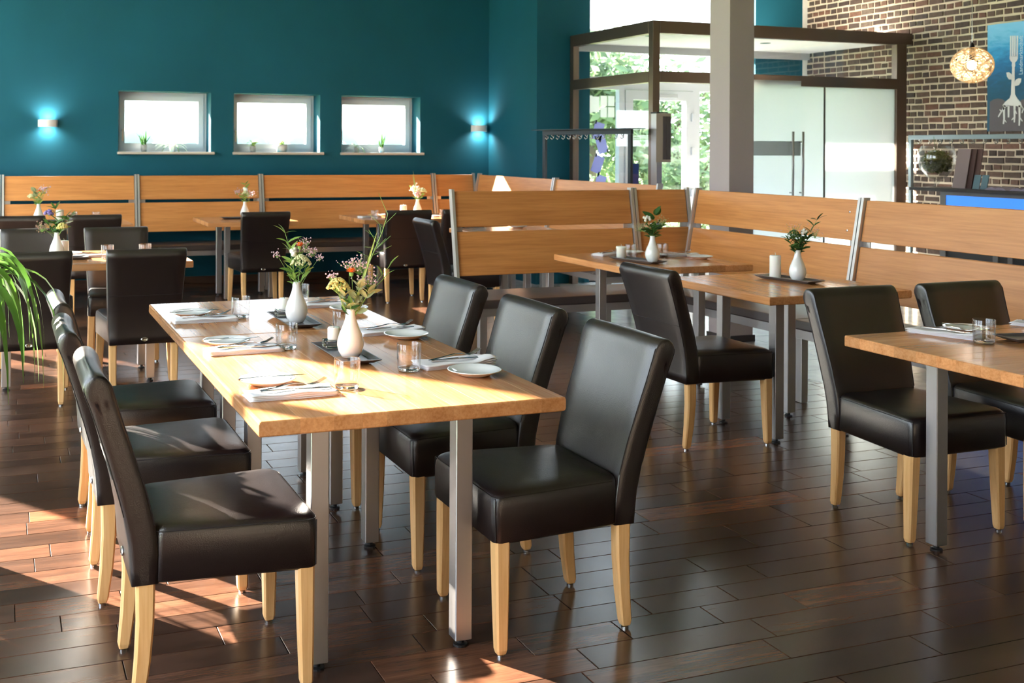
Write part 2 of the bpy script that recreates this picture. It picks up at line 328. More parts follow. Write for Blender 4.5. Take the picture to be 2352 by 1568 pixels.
# wooden floor: planks along X, tiled floor beyond X = 4.76
XT = 4.76; rows = []; y = YF
planks = []
while y < YB:
    w_ = random.choice((0.118, 0.128, 0.128, 0.135)); x = XL + 0.0 - random.random() * 0.6
    while x < XT:
        l_ = random.choice((0.32, 0.45, 0.6, 0.75, 0.9)); a, b = max(x, XL), min(x + l_, XT)
        if b - a > 0.03: planks.append((a, b, y, min(y + w_, YB)))
        x += l_
    y += w_
def inview(x, y, z=0.0, m=40):
    d = x * s_ + y * c_; X = x * c_ - y * s_
    if d < 0.3: return None
    u = 932 + 2518 * (X + (z - HC) * rl) / d; v = 341.3 + 2518 * (X * rl + HC - z) / d
    return (u, v, d) if -m < u < 2352 + m and -m < v < 1568 + m else None
near = []
for p in planks:
    r = inview((p[0] + p[1]) / 2, (p[2] + p[3]) / 2, 0, 130)
    near.append((r[2] if r else 99 + abs((p[0]) + (p[2])), p))
near.sort(key=lambda t: t[0])
bmF = bmesh.new()
fl = struct(bpy.data.objects.new('floor', None)); C.objects.link(fl)
for k, (d, p) in enumerate(near):
    g = 0.0014; hz = random.uniform(-0.0003, 0.0002)
    if k < 300:
        bm = bbox(-(p[1] - p[0]) / 2 + g, (p[1] - p[0]) / 2 - g, -(p[3] - p[2]) / 2 + g * .7, (p[3] - p[2]) / 2 - g * .7, -0.012, hz)
        bmesh.ops.bevel(bm, geom=[e for e in bm.edges if all(v.co.z > -0.005 for v in e.verts)], offset=0.0012, segments=1, affect='EDGES')
        bmobj('plank', bm, M_FLOOR, fl, loc=((p[0] + p[1]) / 2, (p[2] + p[3]) / 2, 0))
    else: box(bmF, p[0] + g, p[1] - g, p[2] + g * .7, p[3] - g * .7, -0.012, hz)
stuff(bmobj('plank_field', bmF, M_FLOOR, fl))
M_TILE = mat('grey_floor_tile', srgb(196, 198, 200), 0.18)
vv, rr_ = coords(M_TILE, (3, 3, 3)); L(M_TILE, ramp(M_TILE, noise(M_TILE, vv, 2, 4), [(0.3, srgb(172, 174, 178)), (0.7, srgb(206, 208, 208))]), M_TILE.node_tree.nodes['Principled BSDF'].inputs['Base Color'])
xx = XT + .002
while xx < XR + .3:
    yy = YF
    while yy < YB + .2:
        x1, y1 = min(xx + .6, XR + .3), yy + .3
        bm = bbox(xx + .002, x1 - .002, yy + .002, y1 - .002, -0.012, 0.0, .001, 1); bmobj('tile', bm, M_TILE, fl)
        yy += .3
    xx += .6
# ------------------------------------------------------------------ brick wall
struct(bmobj('wall_right', bbox(XR, XR + 0.3, YF - .3, YEXT + .3, -0.1, CEIL), mat('mortar', srgb(222, 204, 182), 0.9)))
wr = bpy.data.objects['wall_right']
def brickmat():
    m = mat('old_brick', srgb(110, 80, 66), 0.85); p = m.node_tree.nodes['Principled BSDF']
    v, r = coords(m, (9, 9, 9)); n = noise(m, v, 3, 6, 0.65)
    a = ramp(m, r, [(0.0, srgb(70, 56, 52)), (0.35, srgb(100, 80, 70)), (0.62, srgb(82, 70, 66)), (0.85, srgb(118, 82, 68)), (1.0, srgb(112, 98, 88))])
    c = mixc(m, 1.0, a, ramp(m, n, [(0.25, (0.55, 0.52, 0.5, 1)), (0.75, (1.25, 1.25, 1.25, 1))]), 'MULTIPLY')
    L(m, c, p.inputs['Base Color']); bump(m, n, 0.7, 0.01); return m
M_BRICK = brickmat()
bricks = []
zc = 0.42; row = 0
while zc < 3.55:
    st = row % 2 == 0; bl = 0.172 if st else 0.080; y = 5.3 + (0.0 if st else 0.047) + random.uniform(-.01, .01)
    while y < YEXT - .01:
        l_ = bl * random.uniform(0.93, 1.05); y1 = min(y + l_, YEXT - .004)
        if y1 - y > .03: bricks.append((y, y1, zc + random.uniform(-.003, .003)))
        y += l_ + random.uniform(.014, .020)
    zc += 0.0665; row += 1
def bk(b):
    r = inview(XR, (b[0] + b[1]) / 2, b[2], 20)
    hid = 1.63 < b[2] < 2.6 and b[1] < 7.85
    return r[2] if (r and r[1] < 470 and not hid) else 99 + b[0]
bricks.sort(key=bk); bmB = bmesh.new()
for k, (a, b, z) in enumerate(bricks):
    ha = random.uniform(.045, .051); px = random.uniform(.006, .012); L_ = (b - a) / 2
    def ring(x, s, j): return [(x, -L_ + s + j[0], -ha / 2 + s + j[1]), (x, L_ - s + j[2], -ha / 2 + s + j[3]), (x, L_ - s + j[4], ha / 2 - s + j[5]), (x, -L_ + s + j[6], ha / 2 - s + j[7])]
    j = [random.uniform(-.003, .003) for _ in range(8)]
    rings = [ring(0, 0, j), ring(-px * .6, 0, j), ring(-px, .004, j)]
    if k < 300:
        bm = bmesh.new(); loft(bm, rings); bmesh.ops.recalc_face_normals(bm, faces=bm.faces); bmobj('brick', bm, M_BRICK, wr, loc=(XR, (a + b) / 2, z))
    else: loft(bmB, [[(q[0] + XR, q[1] + (a + b) / 2, q[2] + z) for q in rg] for rg in rings])
bmesh.ops.recalc_face_normals(bmB, faces=bmB.faces); stuff(bmobj('brick_field', bmB, M_BRICK, wr))
struct(bmobj('trim_4', bbox(XR - .07, XR - .001, YEXT - .012, YEXT - .001, 0, CEIL - .001), M_PLASTER))

# ------------------------------------------------------------------ entrance glazing (exterior)
ex = bmesh.new(); Y0, Y1 = YEXT + .12, YEXT + .20
def exb(x0, x1, z0, z1, d0=0.0): box(ex, x0, x1, Y0 - d0, Y1, z0, z1)
exb(XW0, XW0 + .03, 0, 4.0); exb(XW1 - .05, XW1, 0, 4.0)
exb(XW0, XW1, 2.10, 2.235); exb(XW0, XW1, 2.53, 2.64); exb(XW0, XW1, 3.94, 4.0)
exb(6.40, 6.47, 0, 2.10); exb(7.36, 7.45, 0, 2.10); exb(XW0, 6.40, 0, .08); exb(7.45, XW1, 0, .08)
wo = struct(bmobj('window_9', ex, M_WHITEPLASTIC))
for (a, b, z0, z1) in ((XW0 + .03, 6.40, .08, 2.10), (7.45, XW1 - .05, .08, 2.10), (XW0 + .03, XW1 - .05, 2.235, 2.53), (XW0 + .03, XW1 - .05, 2.64, 3.94)):
    bmobj('window_pane', bbox(a, b, Y0 + .03, Y0 + .036, z0, z1), M_PANE, wo)
dr = bmesh.new()
for q in ((6.475, 6.57, 0.01, 2.095), (7.26, 7.355, 0.01, 2.095), (6.57, 7.26, 0.01, .12), (6.57, 7.26, 1.99, 2.095)): box(dr, q[0], q[1], Y0 - .01, Y1 - .01, q[2], q[3])
door = struct(bmobj('door_1', dr, M_WHITEPLASTIC)); bmobj('door_pane', bbox(6.57, 7.26, Y0 + .03, Y0 + .036, .12, 1.99), M_PANE, door)
bmobj('door_closer', bbox(6.78, 7.12, Y0 - .055, Y0 - .011, 2.015, 2.06, .005), mat('closer_grey', srgb(200, 202, 208), .4), door)
for z in (.95, 1.42, 1.80): bmobj('hinge', bbox(7.325, 7.375, Y0 - .035, Y0 - .011, z - .045, z + .045, .004), M_WHITEPLASTIC, door)
bm = bmesh.new(); tube(bm, [(6.51, Y0 - .05, .95), (6.51, Y0 - .05, 1.25)], .012, 8); bmobj('door_handle', bm, M_CHROME, door)

# ------------------------------------------------------------------ glass vestibule inside the entrance
YV = 8.83; XV = 5.715; ZT = 2.65
M_VF = M_STEEL_FRAME
vest = bpy.data.objects.new('door_2', None); C.objects.link(vest); struct(vest)
def vbar(nm, x0, x1, y0, y1, z0, z1, m=M_VF):
    o = pbox(nm, x0, x1, y0, y1, z0, z1, m, vest, .004); return o
vbar('corner_post', XV, XV + .075, YV, YV + .075, 0, ZT); vbar('wall_post', XV, XV + .07, YEXT - .075, YEXT - .002, 0, ZT); vbar('wall_post', XR - .22, XR - .09, YV, YV + .075, 0, ZT)
vbar('top_rail', XV + .075, XR - .02, YV - .005, YV + .075, ZT - .12, ZT); vbar('top_rail', XV - .005, XV + .07, YV + .075, YEXT - .075, ZT - .12, ZT)
vbar('transom_rail', XV + .075, XR - .22, YV - .005, YV + .075, 2.07, 2.175); vbar('transom_rail', XV - .005, XV + .07, YV + .075, YEXT - .075, 2.07, 2.175)
for (z0, z1) in ((2.175, ZT - .12),):
    vbar('glass_pane', XV + .075, XR - .22, YV + .03, YV + .038, z0, z1, M_PANE); vbar('glass_pane', XV + .03, XV + .038, YV + .075, YEXT - .075, z0, z1, M_PANE)
vbar('glass_pane', XV + .03, XV + .038, YV + .075, YEXT - .075, .02, 2.07, M_PANE)
vbar('frosted_pane', 7.415, 7.725, YV + .03, YV + .038, .02, 2.07, M_FROST); vbar('frosted_pane', 7.745, 8.63, YV + .03, YV + .038, .02, 2.07, M_FROST)
vbar('glass_joint', 7.725, 7.745, YV + .026, YV + .042, .02, 2.07, mat('joint_grey', srgb(96, 92, 90), .5))
ds = pbox('sliding_pane', 6.78, 7.395, YV - .03, YV - .02, .02, 2.12, M_FROST, vest)
for x in (7.265, 7.385):
    bm = bmesh.new(); tube(bm, [(x, YV - .075, .97), (x, YV - .075, 1.62)], .012, 10)
    for z in (1.02, 1.52): tube(bm, [(x, YV - .075, z), (x, YV - .02, z)], .007, 8)
    bmobj('door_handle', bm, M_STEEL, vest, smooth=True)
vbar('frost_band', 6.80, 7.39, YV - .033, YV - .031, 1.385, 1.525, mat('frost_film', srgb(196, 208, 212), .6))
vbar('vestibule_ceiling', XV + .02, XR - .02, YV + .06, YEXT - .002, ZT - .085, ZT - .03, M_PLASTER)
vbar('ceiling_edge', XV + .07, XR - .02, YEXT - .07, YEXT - .003, ZT - .16, ZT - .085, mat('edge_grey', srgb(168, 168, 172), .5))
for k, (x, y) in enumerate(((6.02, 9.35), (7.52, 9.5))):
    t = thing('downlight', ('round recessed downlight in the vestibule ceiling left of the column', 'round recessed downlight in the vestibule ceiling right of the column')[k], 'ceiling light', (x, y, ZT - .085))
    bm = bmesh.new(); lathe(bm, [(.03, 0), (.055, 0), (.055, -.006), (.03, -.006), (.03, 0)][:4], 20); bmobj('trim_ring', bm, M_CHROME, t)
    bm = bmesh.new(); lathe(bm, [(.001, -.004), (.029, -.004), (.029, -.001), (.001, -.001)], 16); bmobj('lamp', bm, mat('lamp_on', (1, .93, .8, 1), .5, emit=(1, .9, .72), estr=14), t)
# hand dryer-like steel box on the corner post
t = thing('door_control_box', 'steel box with dark grey front on the vestibule corner post', 'box', (XV + .03, YV - .085, 0))
pbox('steel_casing', -.055, .005, -.02, .075, 0.0, 1.775, M_STEEL, t, .004)
pbox('cover', -.06, .10, -.022, -.0205, 1.32, 1.775, mat('cover_cream', srgb(176, 160, 146), .5), t)
for a, b in ((.010, .045), (.050, .092)): pbox('grille', a, b, -.030, -.0225, 1.345, 1.745, mat('grille_dark', srgb(84, 76, 78), .6), t)
pbox('cap', -.06, .06, -.03, .075, 1.776, 1.786, M_BLACK, t)
t = tag(bmobj('blue_banner', bbox(5.765, 5.865, 9.30, 9.31, .30, 1.30, .004), mat('blue_banner', srgb(40, 60, 140), .6)), 'dark blue upright banner behind the vestibule corner post', 'banner')
# lavender sheets pegged on a line, white notices on the pane
M_LAV = leafmat('lavender_paper', srgb(178, 178, 220), srgb(188, 188, 226), .8, .5)
for k, (x, z, r) in enumerate(((6.075, 1.635, .25), (6.12, 1.49, -.3), (6.07, 1.275, .35), (6.10, 1.06, .3))):
    o = bmobj('paper_sheet', bbox(-.06, .06, -.0008, .0008, -.095, .095), M_LAV, loc=(x, YEXT + .02, z), rot=(0, r, 0))
    tag(o, ('topmost', 'second', 'third', 'lowest')[k] + ' lavender paper sheet hanging inside the left entrance pane', 'paper', 'lavender sheets in the entrance')
    for q in ((-.05, .09), (.05, -.09)): bmobj('clip', bbox(q[0] - .008, q[0] + .008, -.006, .003, q[1] - .02, q[1] + .02, .002), M_BLACK, o)
M_PAPER = leafmat('notice_paper', srgb(244, 240, 236), srgb(240, 238, 236), .8, .5)
for k, (x, z, w_, h_) in enumerate(((6.02, 1.93, .075, .19), (6.10, 1.93, .085, .17), (6.20, 1.97, .08, .11), (6.295, 1.97, .08, .11), (6.20, 1.845, .08, .11), (6.295, 1.845, .08, .11))):
    tag(bmobj('notice', bbox(x - w_ / 2, x + w_ / 2, YEXT + .117, YEXT + .119, z - h_ / 2, z + h_ / 2), M_PAPER),
        ('narrow white notice at the far left of the entrance pane', 'white printed notice second from left on the entrance pane', 'white sheet upper left of the four in a block', 'white sheet upper right of the four in a block', 'white sheet lower left of the four in a block', 'white sheet lower right of the four in a block')[k], 'notice', 'notices on the entrance pane')

# ------------------------------------------------------------------ outdoors
M_GRASS = mat('meadow', srgb(120, 146, 84), .9); vv, _ = coords(M_GRASS, (1, 1, 1), False)
L(M_GRASS, ramp(M_GRASS, noise(M_GRASS, vv, 3, 5), [(0.3, srgb(104, 136, 70)), (0.7, srgb(150, 168, 104))]), M_GRASS.node_tree.nodes['Principled BSDF'].inputs['Base Color'])
bm = bmesh.new(); box(bm, -150, 150, -60, 180, -.6, -.22); struct(bmobj('ground', bm, M_GRASS))
def leafcloud(bm, c, R, n, size, rs):
    for _ in range(n):
        d = Vector((rs.gauss(0, 1), rs.gauss(0, 1), rs.gauss(0, 1))).normalized() * (rs.random() ** 0.45)
        p = Vector(c) + Vector((d.x * R[0], d.y * R[1], d.z * R[2])); a = Vector((rs.gauss(0, 1), rs.gauss(0, 1), rs.gauss(0, 1))).normalized(); b = a.orthogonal().normalized()
        s1 = size * rs.uniform(.6, 1.3); v = [bm.verts.new(q) for q in (p - a * s1, p + b * s1 * .45, p + a * s1, p - b * s1 * .45)]; bm.faces.new(v)
def tree(name, label, x, y, h, R, n, size, seed, cat='tree'):
    rs = random.Random(seed); t = thing(name, label, cat, (x, y, -.22)); bm = bmesh.new()
    tube(bm, [(0, 0, 0), (.05, 0, h * .4), (-.05, .04, h * .75)], R[0] * .07 + .03, 8, .03)
    for k in range(5):
        a = k * 1.3; tube(bm, [(0, 0, h * .35 + .05 * k), (R[0] * .5 * math.cos(a), R[0] * .5 * math.sin(a), h * .6 + .1 * k)], .03, 5, .01)
    bmobj('trunk', bm, M_BARK, t); bm = bmesh.new()
    for k in range(9):
        a = rs.random() * 6.28; q = rs.random() * .6; leafcloud(bm, (R[0] * q * math.cos(a), R[1] * q * math.sin(a), h - R[2] + rs.uniform(-.5, .5) * R[2]), [r * .55 for r in R], n // 9, size, rs)
    stuff(bmobj('foliage', bm, M_TREE, t))
tree('garden_tree', 'leafy green tree outside, left of the entrance door', 9.4, 16.5, 4.3, (1.9, 1.5, 1.7), 2600, .12, 3)
tree('garden_tree', 'dense leafy tree outside, behind the entrance door glass', 12.0, 18.5, 3.9, (2.2, 1.8, 2.0), 4200, .12, 4)
tree('garden_shrub', 'pale green shrub outside, low behind the entrance door', 10.8, 15.6, 2.0, (1.0, .8, 1.0), 2200, .07, 5, 'shrub')
tree('garden_shrub', 'loose shrub outside, low behind the left entrance pane', 8.2, 15.0, 1.3, (.9, .8, .7), 1100, .07, 6, 'shrub')
bm = bmesh.new(); rs = random.Random(9)
for k in range(70):
    x = -45 + k * 1.45 + rs.uniform(-.5, .5); h = 1.0 + 1.1 * abs(math.sin(k * .9)) * rs.random() + .5
    bmesh.ops.create_icosphere(bm, subdivisions=2, radius=1.0, matrix=Matrix.Translation((x, 110 + rs.uniform(-3, 3), h * .3)) @ Matrix.Diagonal((2.2, 1.5, h * 1.1, 1)))
o = bmobj('tree_line', bm, mat('distant_trees', srgb(104, 118, 112), .9), smooth=True); stuff(o); tag(o, 'distant blue-grey line of trees seen through the small windows', 'trees')  # distance haze is put into this blue-grey tree colour

# ------------------------------------------------------------------ wall lamps, sills pots, sign
M_LAMPW = mat('lamp_white', srgb(244, 236, 238), .5)
for k, x in enumerate((.434, 5.19)):
    t = thing('wall_lamp', ('white half-round wall lamp at the far left, left of the windows', 'white half-round wall lamp right of the three small windows')[k], 'wall lamp', (x, YB, 1.672))
    bm = bmesh.new(); pr = [(-.095 + .19 * i / 12, -.09 * math.sqrt(max(0, 1 - ((i - 6) / 6.0) ** 2)) ** 0.8 - .012) for i in range(13)]
    pr[0] = (-.095, -.002); pr[-1] = (.095, -.002); inn = [(x_ * .93, min(y_ + .006, -.002)) for x_, y_ in pr]
    ring = pr + inn[::-1]; loft(bm, [[(a, b, -.036) for a, b in ring], [(a, b, .036) for a, b in ring]]); bmesh.ops.recalc_face_normals(bm, faces=bm.faces)
    bmobj('shade', bm, M_LAMPW, t)
    pbox('reflector', -.06, .06, -.05, -.012, -.008, .008, mat('bulb_on', (1, .95, .85, 1), .5, emit=(1, .95, .88), estr=22), t, .004)
    for sgn in (1, -1):
        ld = bpy.data.lights.new('wall_lamp_bulb', 'SPOT'); ld.energy = 13; ld.spot_size = 2.75; ld.spot_blend = 1.0; ld.shadow_soft_size = .025; ld.color = (1, .95, .86)
        lo = bpy.data.objects.new('bulb', ld); C.objects.link(lo); lo.parent = t; lo.location = (0, -.060, sgn * .012); lo.rotation_euler = (PI if sgn > 0 else 0, 0, 0)
def leaf_mesh(length, width, droop, nseg=8, fold=.15):
    """a leaf along +X from the origin, arching down by 'droop'"""
    bm = bmesh.new(); L0, R0, M0 = [], [], []
    for i in range(nseg + 1):
        t = i / nseg; wq = width / 2 * max(0.02, math.sin(PI * min(1, t * .92 + .08)) ** .7) * (1 - .35 * t); x = length * t; z = droop[0] * t - droop[1] * t * t * length
        M0.append(bm.verts.new((x, 0, z - fold * wq))); L0.append(bm.verts.new((x, wq, z))); R0.append(bm.verts.new((x, -wq, z)))
    for i in range(nseg):
        bm.faces.new((M0[i], M0[i + 1], L0[i + 1], L0[i])); bm.faces.new((R0[i], R0[i + 1], M0[i + 1], M0[i]))
    me = bpy.data.meshes.new('leaf'); bm.to_mesh(me); bm.free()
    for p in me.polygons: p.use_smooth = True
    return me
def pot_plant(label, x, kind, r, h, seed, mp):
    rs = random.Random(seed); z = 1.3875; t = thing('potted_plant', label, 'potted plant', (x, YB + .10, z)); bm = bmesh.new()
    lathe(bm, [(r * .75, 0), (r * .95, h * .3), (r, h * .7), (r * .95, h), (r * .82, h), (r * .8, h * .85), (.002, h * .85)], 20); bmobj('pot', bm, mp, t, smooth=True)
    n = {'spiky': 12, 'spider': 14, 'leafy': 12}[kind]; ml = {'spiky': M_LEAFD, 'spider': leafmat('pale_leaf', srgb(150, 176, 140), srgb(190, 204, 176)), 'leafy': M_LEAF}[kind]
    me = leaf_mesh(*{'spiky': (.085, .014, (.07, .1)), 'spider': (.12, .011, (.07, 1.1)), 'leafy': (.05, .035, (.02, .6))}[kind]); me.materials.append(ml)
    for i in range(n):
        a = 2.4 * i + rs.random(); up_ = rs.uniform(0, .05) if kind == 'leafy' else 0
        o = meshobj('leaf', me, None, t, loc=(rs.uniform(-.02, .02), rs.uniform(-.02, .02), h * .85 + up_), rot=(0, rs.uniform(-1.0, -.1) if kind != 'spider' else rs.uniform(-.7, .1), a)); o.scale = [rs.uniform(1.1, 1.9)] * 3
WP = mat('white_pot', srgb(220, 218, 216), .5)
pot_plant('grey pot with dark spiky plant on the left window sill', 1.40, 'spiky', .035, .075, 1, M_CONCRETE)
pot_plant('white pot with pale arching leaves on the left window sill', 1.70, 'spider', .035, .07, 2, WP)
pot_plant('small grey pot with leafy green plant on the middle window sill', 2.56, 'leafy', .035, .07, 3, M_CONCRETE)
pot_plant('wide grey bowl pot with trailing green plant on the middle window sill', 2.88, 'leafy', .065, .085, 4, M_CONCRETE)
pot_plant('grey pot with pale arching leaves on the right window sill', 3.74, 'spider', .033, .06, 5, M_CONCRETE)
pot_plant('white pot with dark spiky plant on the right window sill', 4.04, 'spiky', .034, .06, 6, WP)
tag(bmobj('red_sign', bbox(5.33, 5.47, YB - .012, YB - .001, 1.10, 1.165, .003), mat('red_sign', srgb(150, 30, 52), .5)), 'small dark red sign low on the teal wall above the corner bench', 'sign')

# ------------------------------------------------------------------ benches with slatted plywood backs
M_CUSH = leather('bench_leather', srgb(58, 46, 44))
def bench(label, p, rz, length, bolts=False, legs=True, seat=True, group='benches with two-board wooden backs', seat_a=0.0, seat_b=0.0, dy=0.10):
    t = thing('bench', label, 'bench', (p[0], p[1], 0), rz, group); L_ = length
    yb = lambda z: (z - .58) / .565 * dy
    for x in (.011, L_ - .011):
        bm = bmesh.new(); bar(bm, (x, yb(.42) + .005, .0), (x, yb(.42) + .005, .42), .021, .05); bar(bm, (x, yb(.42) + .005, .42), (x, yb(1.16) + .005, 1.16), .020, .05)
        bmobj('post', bm, M_POST, t)
    for nm, z0, z1 in (('upper_board', .905, 1.145), ('lower_board', .58, .873)):
        bm = bmesh.new()
        loft(bm, [[(x, yb(z0), z0), (x, yb(z0) + .02, z0), (x, yb(z1) + .02, z1), (x, yb(z1), z1)] for x in (.024, L_ - .024)])
        bmesh.ops.recalc_face_normals(bm, faces=bm.faces); bmesh.ops.bevel(bm, geom=list(bm.edges), offset=.003, segments=1, affect='EDGES'); bmobj(nm, bm, W_BENCH, t)
    for x in (.05, L_ - .05): pbox('bracket', x - .03, x + .03, yb(.89) + .022, yb(.89) + .028, .82, .96, M_STEEL, t)
    if bolts:
        for z in (.96, 1.07):
            bm = bmesh.new(); lathe(bm, [(.007, 0), (.007, .003), (.001, .004)], 10); bmobj('bolt', bm, M_CHROME, t, loc=(L_ - .09, yb(z) - .001, z), rot=(PI / 2, 0, 0))
    if seat:
        a, b = seat_a, L_ - seat_b
        pbox('seat_cushion', a, b, -.40, .10, .415, .47, M_CUSH, t, .008)
        bm = bmesh.new(); box(bm, a, b, -.39, -.35, .365, .414); box(bm, a, b, .04, .08, .365, .414); box(bm, a, a + .04, -.35, .04, .365, .414); box(bm, b - .04, b, -.35, .04, .365, .414)
        bmobj('seat_rail', bm, M_STEEL, t)
        if legs:
            for x in (a + .03, b - .03): pbox('leg', x - .025, x + .025, -.39, -.345, 0.002, .365, M_STEEL, t, .002)
    return t
R90 = -PI / 2
bench('back-wall bench at the far left edge, left of the first post', (-1.29, 11.28), 0, 1.28, dy=.12)
bench('back-wall bench behind the left tables, below the first window', (0.0, 11.28), 0, 1.285, dy=.12)
bench('back-wall bench in the middle, behind the small square table', (1.29, 11.28), 0, 1.275, dy=.12)
bench('long back-wall bench below the second and third windows', (2.57, 11.28), 0, 1.955, dy=.12, seat_b=.03)
bench('short corner bench at the right end of the teal wall', (4.53, 11.28), 0, .50, dy=.12, seat=False)
bench('far right bench turning forward from the back corner, sunlit patch on it', (4.93, 11.275), R90, 1.805, seat_a=.0)
bench('pale-lit bench in front of the coat rack', (4.93, 9.46), R90, 1.80)
bench('low partition bench in the middle with its end post facing the aisle', (2.855, 6.77), 0, 1.42, seat_b=.03)
bench('short corner piece of the middle partition bench', (4.28, 6.77), 0, .47, seat=False)
bench('right bench beside the column with two bolts near its post', (4.655, 6.765), R90, 1.645, bolts=True, seat_a=.0)
bench('right bench nearer the camera, behind the black chairs', (4.655, 5.115), R90, 1.72)
bench('right bench closest to the camera at the right edge', (4.655, 3.39), R90, 1.72)

# ------------------------------------------------------------------ tables
def stave_mesh(w_, l_, t_, rl_, rr_):
    bm = bmesh.new(); h = w_ / 2
    def sec(s):
        P = []
        for cx_, cz, r, a0 in ((h, 0, rr_, 0), (-h, 0, rl_, 90), (-h, -t_, rl_, 180), (h, -t_, rr_, 270)):
            sx_, sz_ = (1 if cx_ > 0 else -1), (1 if cz == 0 else -1); r = max(r, .0005)
            for k in (0, 45, 90):
                a = math.radians(a0 + k); P.append((cx_ - sx_ * r + r * math.cos(a) - (0 if r > .002 else 0), cz - sz_ * r + r * math.sin(a)))
        zc_ = -t_ / 2
        return [(x, zc_ + (z - zc_) * (1 - s)) for x, z in P]
    e = .004; rings = []
    for y, s in ((-l_ / 2, .2), (-l_ / 2 + .0015, .07), (-l_ / 2 + e, 0), (l_ / 2 - e, 0), (l_ / 2 - .0015, .07), (l_ / 2, .2)): rings.append([(x, y, z) for x, z in sec(s)])
    loft(bm, rings); bmesh.ops.recalc_face_normals(bm, faces=bm.faces); me = bpy.data.meshes.new('stave'); bm.to_mesh(me); bm.free()
    me.materials.append(W_TABLE_Y); return me
_leg = None
def table(label, x0, x1, y0, y1, along, lx, ly, group='wooden tables on four steel legs', z=.75):
    """along 'x' or 'y' = direction of the staves; lx, ly = leg spacing"""
    global _leg
    cx_, cy_ = (x0 + x1) / 2, (y0 + y1) / 2; t = thing('dining_table', label, 'table', (cx_, cy_, 0), 0, group)
    W_, L_ = (x1 - x0, y1 - y0) if along == 'y' else (y1 - y0, x1 - x0); rs = random.Random(int(x0 * 100 + y0 * 1000)); n = round(W_ / .085)
    ws = [rs.uniform(.75, 1.25) for _ in range(n)]; f = W_ / sum(ws); pos = -W_ / 2
    for k in range(n):
        w_ = ws[k] * f; me = stave_mesh(w_ - .0002, L_, .04, .006 if k == 0 else .0006, .006 if k == n - 1 else .0006); c = pos + w_ / 2; pos += w_
        meshobj('stave', me, None, t, loc=(c, 0, z) if along == 'y' else (0, c, z), rot=(0, 0, 0 if along == 'y' else -PI / 2))
    if _leg is None:
        bm = bbox(-.026, .026, -.026, .026, .022, .709, .0025, 1); me = bpy.data.meshes.new('leg'); bm.to_mesh(me); bm.free(); me.materials.append(M_STEEL)
        bm = bmesh.new(); lathe(bm, [(.021, 0.0), (.021, .006), (.010, .008), (.010, .022)], 14); m2 = bpy.data.meshes.new('foot'); bm.to_mesh(m2); bm.free(); m2.materials.append(M_BLACK); _leg = (me, m2)
    for sx_ in (-1, 1):
        for sy_ in (-1, 1):
            l = meshobj('leg', _leg[0], None, t, loc=(sx_ * lx / 2, sy_ * ly / 2, 0)); meshobj('foot', _leg[1], None, l)
    bm = bmesh.new(); box(bm, -lx / 2 - .026, lx / 2 + .026, -ly / 2 - .026, ly / 2 + .026, .700, .7095); bmobj('mounting_plate', bm, M_BLACK, t)
    return t
table('long sunlit wooden table in the foreground', .605, 1.468, 2.692, 3.978, 'y', .43, .83)
table('square wooden table joined to the far end of the long foreground table', .605, 1.468, 3.982, 4.875, 'y', .43, .46)
table('wooden table with pillar candle beside the right bench', 3.36, 4.21, 4.205, 5.06, 'y', .42, .42)
table('wooden table in the corner of the partition, candle stub and settings', 3.39, 4.24, 5.46, 6.39, 'y', .42, .46)
table('wooden table at the right edge in the foreground', 2.935, 4.22, 2.40, 3.25, 'x', .83, .43)
table('small square table alone in front of the middle back bench', 1.765, 2.615, 9.98, 10.83, 'x', .42, .42)
table('long wooden table below the third small window', 3.25, 4.53, 9.95, 10.80, 'x', .83, .43)
table('long sunlit table at the left behind two chairs', -.20, 1.09, 6.66, 7.51, 'x', .83, .43)
table('wooden table at the far left in front of the back bench', -.19, 1.10, 9.95, 10.80, 'x', .83, .43)
table('table half hidden behind the partition bench', 3.64, 4.49, 7.90, 8.78, 'y', .42, .42)

